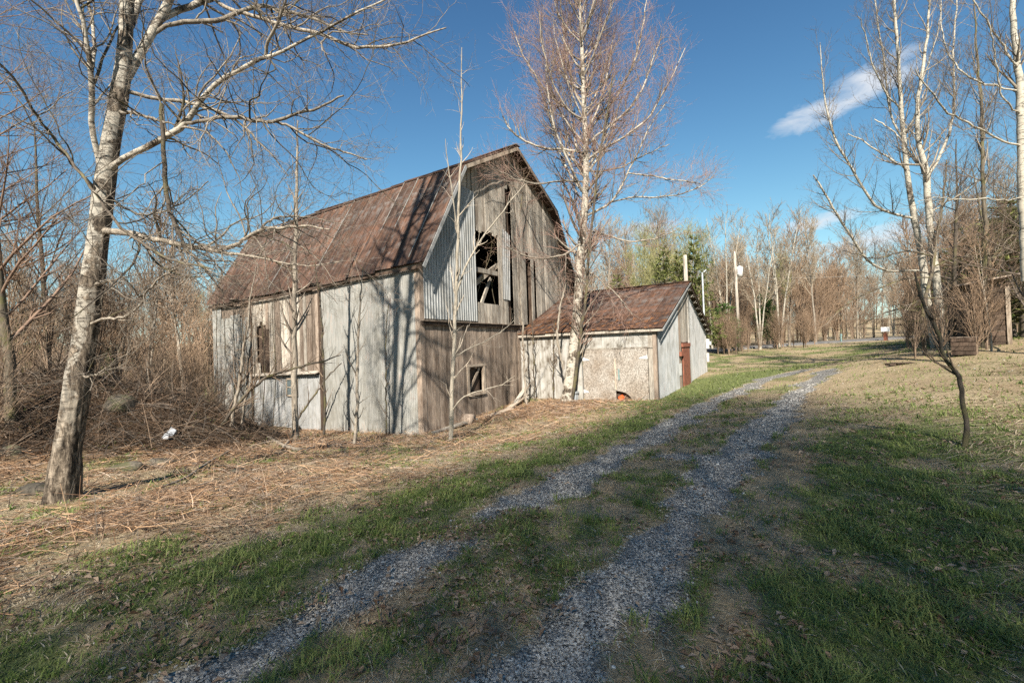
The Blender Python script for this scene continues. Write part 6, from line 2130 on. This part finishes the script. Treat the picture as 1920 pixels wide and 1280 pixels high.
def mk_sticks(name, sets, label, cat_):
    Vs, Qs, Cs, n = [], [], [], 0
    for V, Q, c in sets:
        Vs.append(V); Qs.append(Q + n); Cs.append(c); n += len(V)
    return tag(link(name, mk_mesh(name, np.concatenate(Vs), np.concatenate(Qs), None, M['straw'], False, np.concatenate(Cs))), label, cat_, kind='stuff')


sets = []
x, y, r = pick(60000, 2.4, 17, 1.3, lambda x, y, r, m: np.clip(m[2] * (1 - m[4]) * (1 - .5 * m[1]), 0, 1))
n = len(x)
sets.append(sticks(x, y, .15 + .35 * rng.random(n)**1.6, (.0012 + .0004 * r) * (.5 + rng.random(n)), np.abs(rng.normal(size=n)) * .25, (.18, .09, .045), (.58, .38, .225), K=4, zlift=.012 + .05 * rng.random(n), curve=.7))
x, y, r = pick(120000, 2.4, 19, 1.3, lambda x, y, r, m: np.clip(m[2] * (1 - m[4]) * (1 - .6 * m[1]), 0, 1))
n = len(x); print('litter', n)
sets.append(sticks(x, y, .04 + .14 * rng.random(n)**1.5, (.0016 + .0004 * r) * (.5 + rng.random(n)), np.abs(rng.normal(size=n)) * .22, (.17, .085, .042), (.55, .355, .20), K=2, zlift=.012 + .04 * rng.random(n)))
x, y, r = pick(9000, 2.6, 16, 1.2, lambda x, y, r, m: np.clip(m[2] * (1 - m[4]), 0, 1) * sstep(.5, .62, fbm(x, y, 1.1, 91)))
n = len(x); print('canes', n)
sets.append(sticks(x, y, .12 + .5 * rng.random(n)**1.8, (.0026 + .0002 * r) * (.6 + .8 * rng.random(n)), 1.35 + .3 * rng.normal(size=n) * .6, (.22, .10, .05), (.48, .32, .20), K=4, zlift=-.02, curve=.1))
mk_sticks('bracken_litter', sets, 'rust-orange dead bracken stems strewn over the slope', 'bracken')
# brush on the bank
sets = []
x, y, r = pick(62000, 5, 18, .6, lambda x, y, r, m: m[4])
n = len(x); print('brush', n)
sets.append(sticks(x, y, .15 + .7 * rng.random(n)**1.5, (.003 + .0002 * r) * (.5 + rng.random(n)), np.abs(rng.normal(size=n)) * .45, (.03, .02, .013), (.24, .16, .105), K=3, zlift=.02 + .12 * rng.random(n), curve=.5))
x, y, r = pick(3600, 5, 16, .6, lambda x, y, r, m: m[4])
n = len(x)
P0_ = np.stack([x, y, height(x, y)], 1)
sets.append(sticks(x, y, .5 + 1.1 * rng.random(n), .004 + .004 * rng.random(n), .7 + .5 * rng.random(n), (.05, .033, .022), (.32, .23, .16), K=5, zlift=-.02, curve=.6))
mk_sticks('brush', sets, 'tangled brown brush and twigs covering the bank', 'brush')
# dead leaves
def leaves(x, y, s, colA, colB, z0=.012):
    n = len(x)
    a = rng.random(n) * 6.283; tl = rng.normal(size=n) * .35; cu = .25 + .35 * rng.random(n)
    ca, sa = np.cos(a), np.sin(a)
    u = np.stack([ca, sa, np.sin(tl)], 1); v = np.stack([-sa, ca, rng.normal(size=n) * .25], 1)
    c0 = np.stack([x, y, height(x, y) + z0], 1)
    up = np.array([0, 0, 1.])
    L_ = s[:, None]
    pts = [c0 - u * L_, c0 - v * L_ * .55 + up * L_ * cu[:, None], c0 + u * L_, c0 + v * L_ * .55 + up * L_ * cu[:, None]]
    V = np.stack(pts, 1).reshape(-1, 3); b_ = np.arange(n) * 4
    T = np.concatenate([np.stack([b_, b_ + 1, b_ + 2], 1), np.stack([b_, b_ + 2, b_ + 3], 1)])
    t = rng.random(n)[:, None]
    c = np.repeat(np.concatenate([np.asarray(colA) * (1 - t) + np.asarray(colB) * t, np.ones((n, 1))], 1), 4, 0)
    return V, None, T, c


sets = []
x, y, r = pick(60000, 1.7, 16, 1.3, lambda x, y, r, m: np.clip((1 - .8 * m[0]) * sstep(.4, .65, fbm(x, y, .6, 61)), 0, 1) * .7)
print('leaves', len(x))
sets.append(leaves(x, y, .008 + .022 * rng.random(len(x))**1.5 * (1 + .05 * r), (.13, .075, .045), (.36, .28, .21)))
x, y, r = pick(30000, 5, 18, .6, lambda x, y, r, m: m[4])
sets.append(leaves(x, y, .02 + .03 * rng.random(len(x)), (.04, .025, .016), (.20, .13, .085), .03))
V, Q, T, c = merge(sets)
tag(link('dead_leaves', mk_mesh('dead_leaves', V, Q, T, M['leaves'], False, c)), 'curled brown dead leaves scattered on the ground', 'leaves', kind='stuff')


# crushed stone on the wheel tracks
def stones(x, y, s, sub=1):
    n = len(x)
    g = (1 + 5**.5) / 2
    if sub:
        B = nrm(np.array([(-1, g, 0), (1, g, 0), (-1, -g, 0), (1, -g, 0), (0, -1, g), (0, 1, g), (0, -1, -g), (0, 1, -g), (g, 0, -1), (g, 0, 1), (-g, 0, -1), (-g, 0, 1)], float))
        F = np.array([(0, 11, 5), (0, 5, 1), (0, 1, 7), (0, 7, 10), (0, 10, 11), (1, 5, 9), (5, 11, 4), (11, 10, 2), (10, 7, 6), (7, 1, 8), (3, 9, 4), (3, 4, 2), (3, 2, 6), (3, 6, 8), (3, 8, 9), (4, 9, 5), (2, 4, 11), (6, 2, 10), (8, 6, 7), (9, 8, 1)])
    else:
        B = np.array([(1, 0, 0), (-1, 0, 0), (0, 1, 0), (0, -1, 0), (0, 0, 1), (0, 0, -1)], float)
        F = np.array([(0, 2, 4), (2, 1, 4), (1, 3, 4), (3, 0, 4)])
    k = len(B)
    V = B[None] * (1 + rng.normal(size=(n, k, 1)) * .16) * np.stack([.8 + .5 * rng.random(n), .6 + .4 * rng.random(n), .42 + .3 * rng.random(n)], 1)[:, None]
    a = rng.random(n) * 6.28; t = rng.normal(size=n) * .5
    ca, sa, ct, st = np.cos(a), np.sin(a), np.cos(t), np.sin(t)
    X, Y, Z = V[..., 0], V[..., 1], V[..., 2]
    Y, Z = Y * ct[:, None] - Z * st[:, None], Y * st[:, None] + Z * ct[:, None]
    X, Y = X * ca[:, None] - Y * sa[:, None], X * sa[:, None] + Y * ca[:, None]
    V = np.stack([X, Y, Z], 2) * s[:, None, None] + np.stack([x, y, height(x, y) - .035 * masks(x, y)[0] + s * (.1 + .25 * rng.random(n))], 1)[:, None]
    T = (F[None] + (np.arange(n) * k)[:, None, None]).reshape(-1, 3)
    t = rng.random(n)
    t = np.where(rng.random(n) < .02, 1.35, t)[:, None]
    c = np.array([.21, .203, .19]) * (1 - t) + np.array([.41, .40, .375]) * t
    c *= (1 + rng.normal(size=(n, 1)) * .08)
    return V.reshape(-1, 3), None, T, np.repeat(np.concatenate([np.clip(c, 0.02, 1), np.ones((n, 1))], 1), k, 0)


sets = []
x, y, r = pick(38000, 1.7, 6, 1.2, lambda x, y, r, m: m[0]**1.6 * (.45 + .55 * fbm(x, y, .4, 71)) + .004)
print('stones near', len(x))
sets.append(stones(x, y, .005 + .008 * rng.random(len(x))**2))
x, y, r = pick(360000, 1.7, 26, 1.45, lambda x, y, r, m: m[0]**1.1 * (.5 + .5 * fbm(x, y, .5, 72)) + .003)
print('stones far', len(x))
sets.append(stones(x, y, (.0045 + .0075 * rng.random(len(x))**1.6) * (1 + .10 * r), 0))
V, Q, T, c = merge(sets)
tag(link('gravel', mk_mesh('gravel', V, Q, T, M['stones'], False, c)), 'blue-grey crushed stone of the two wheel tracks', 'gravel', kind='stuff')
tri = sum(len(m.loops) - 2 * len(m.polygons) for m in bpy.data.meshes)
print('TRIS', tri)
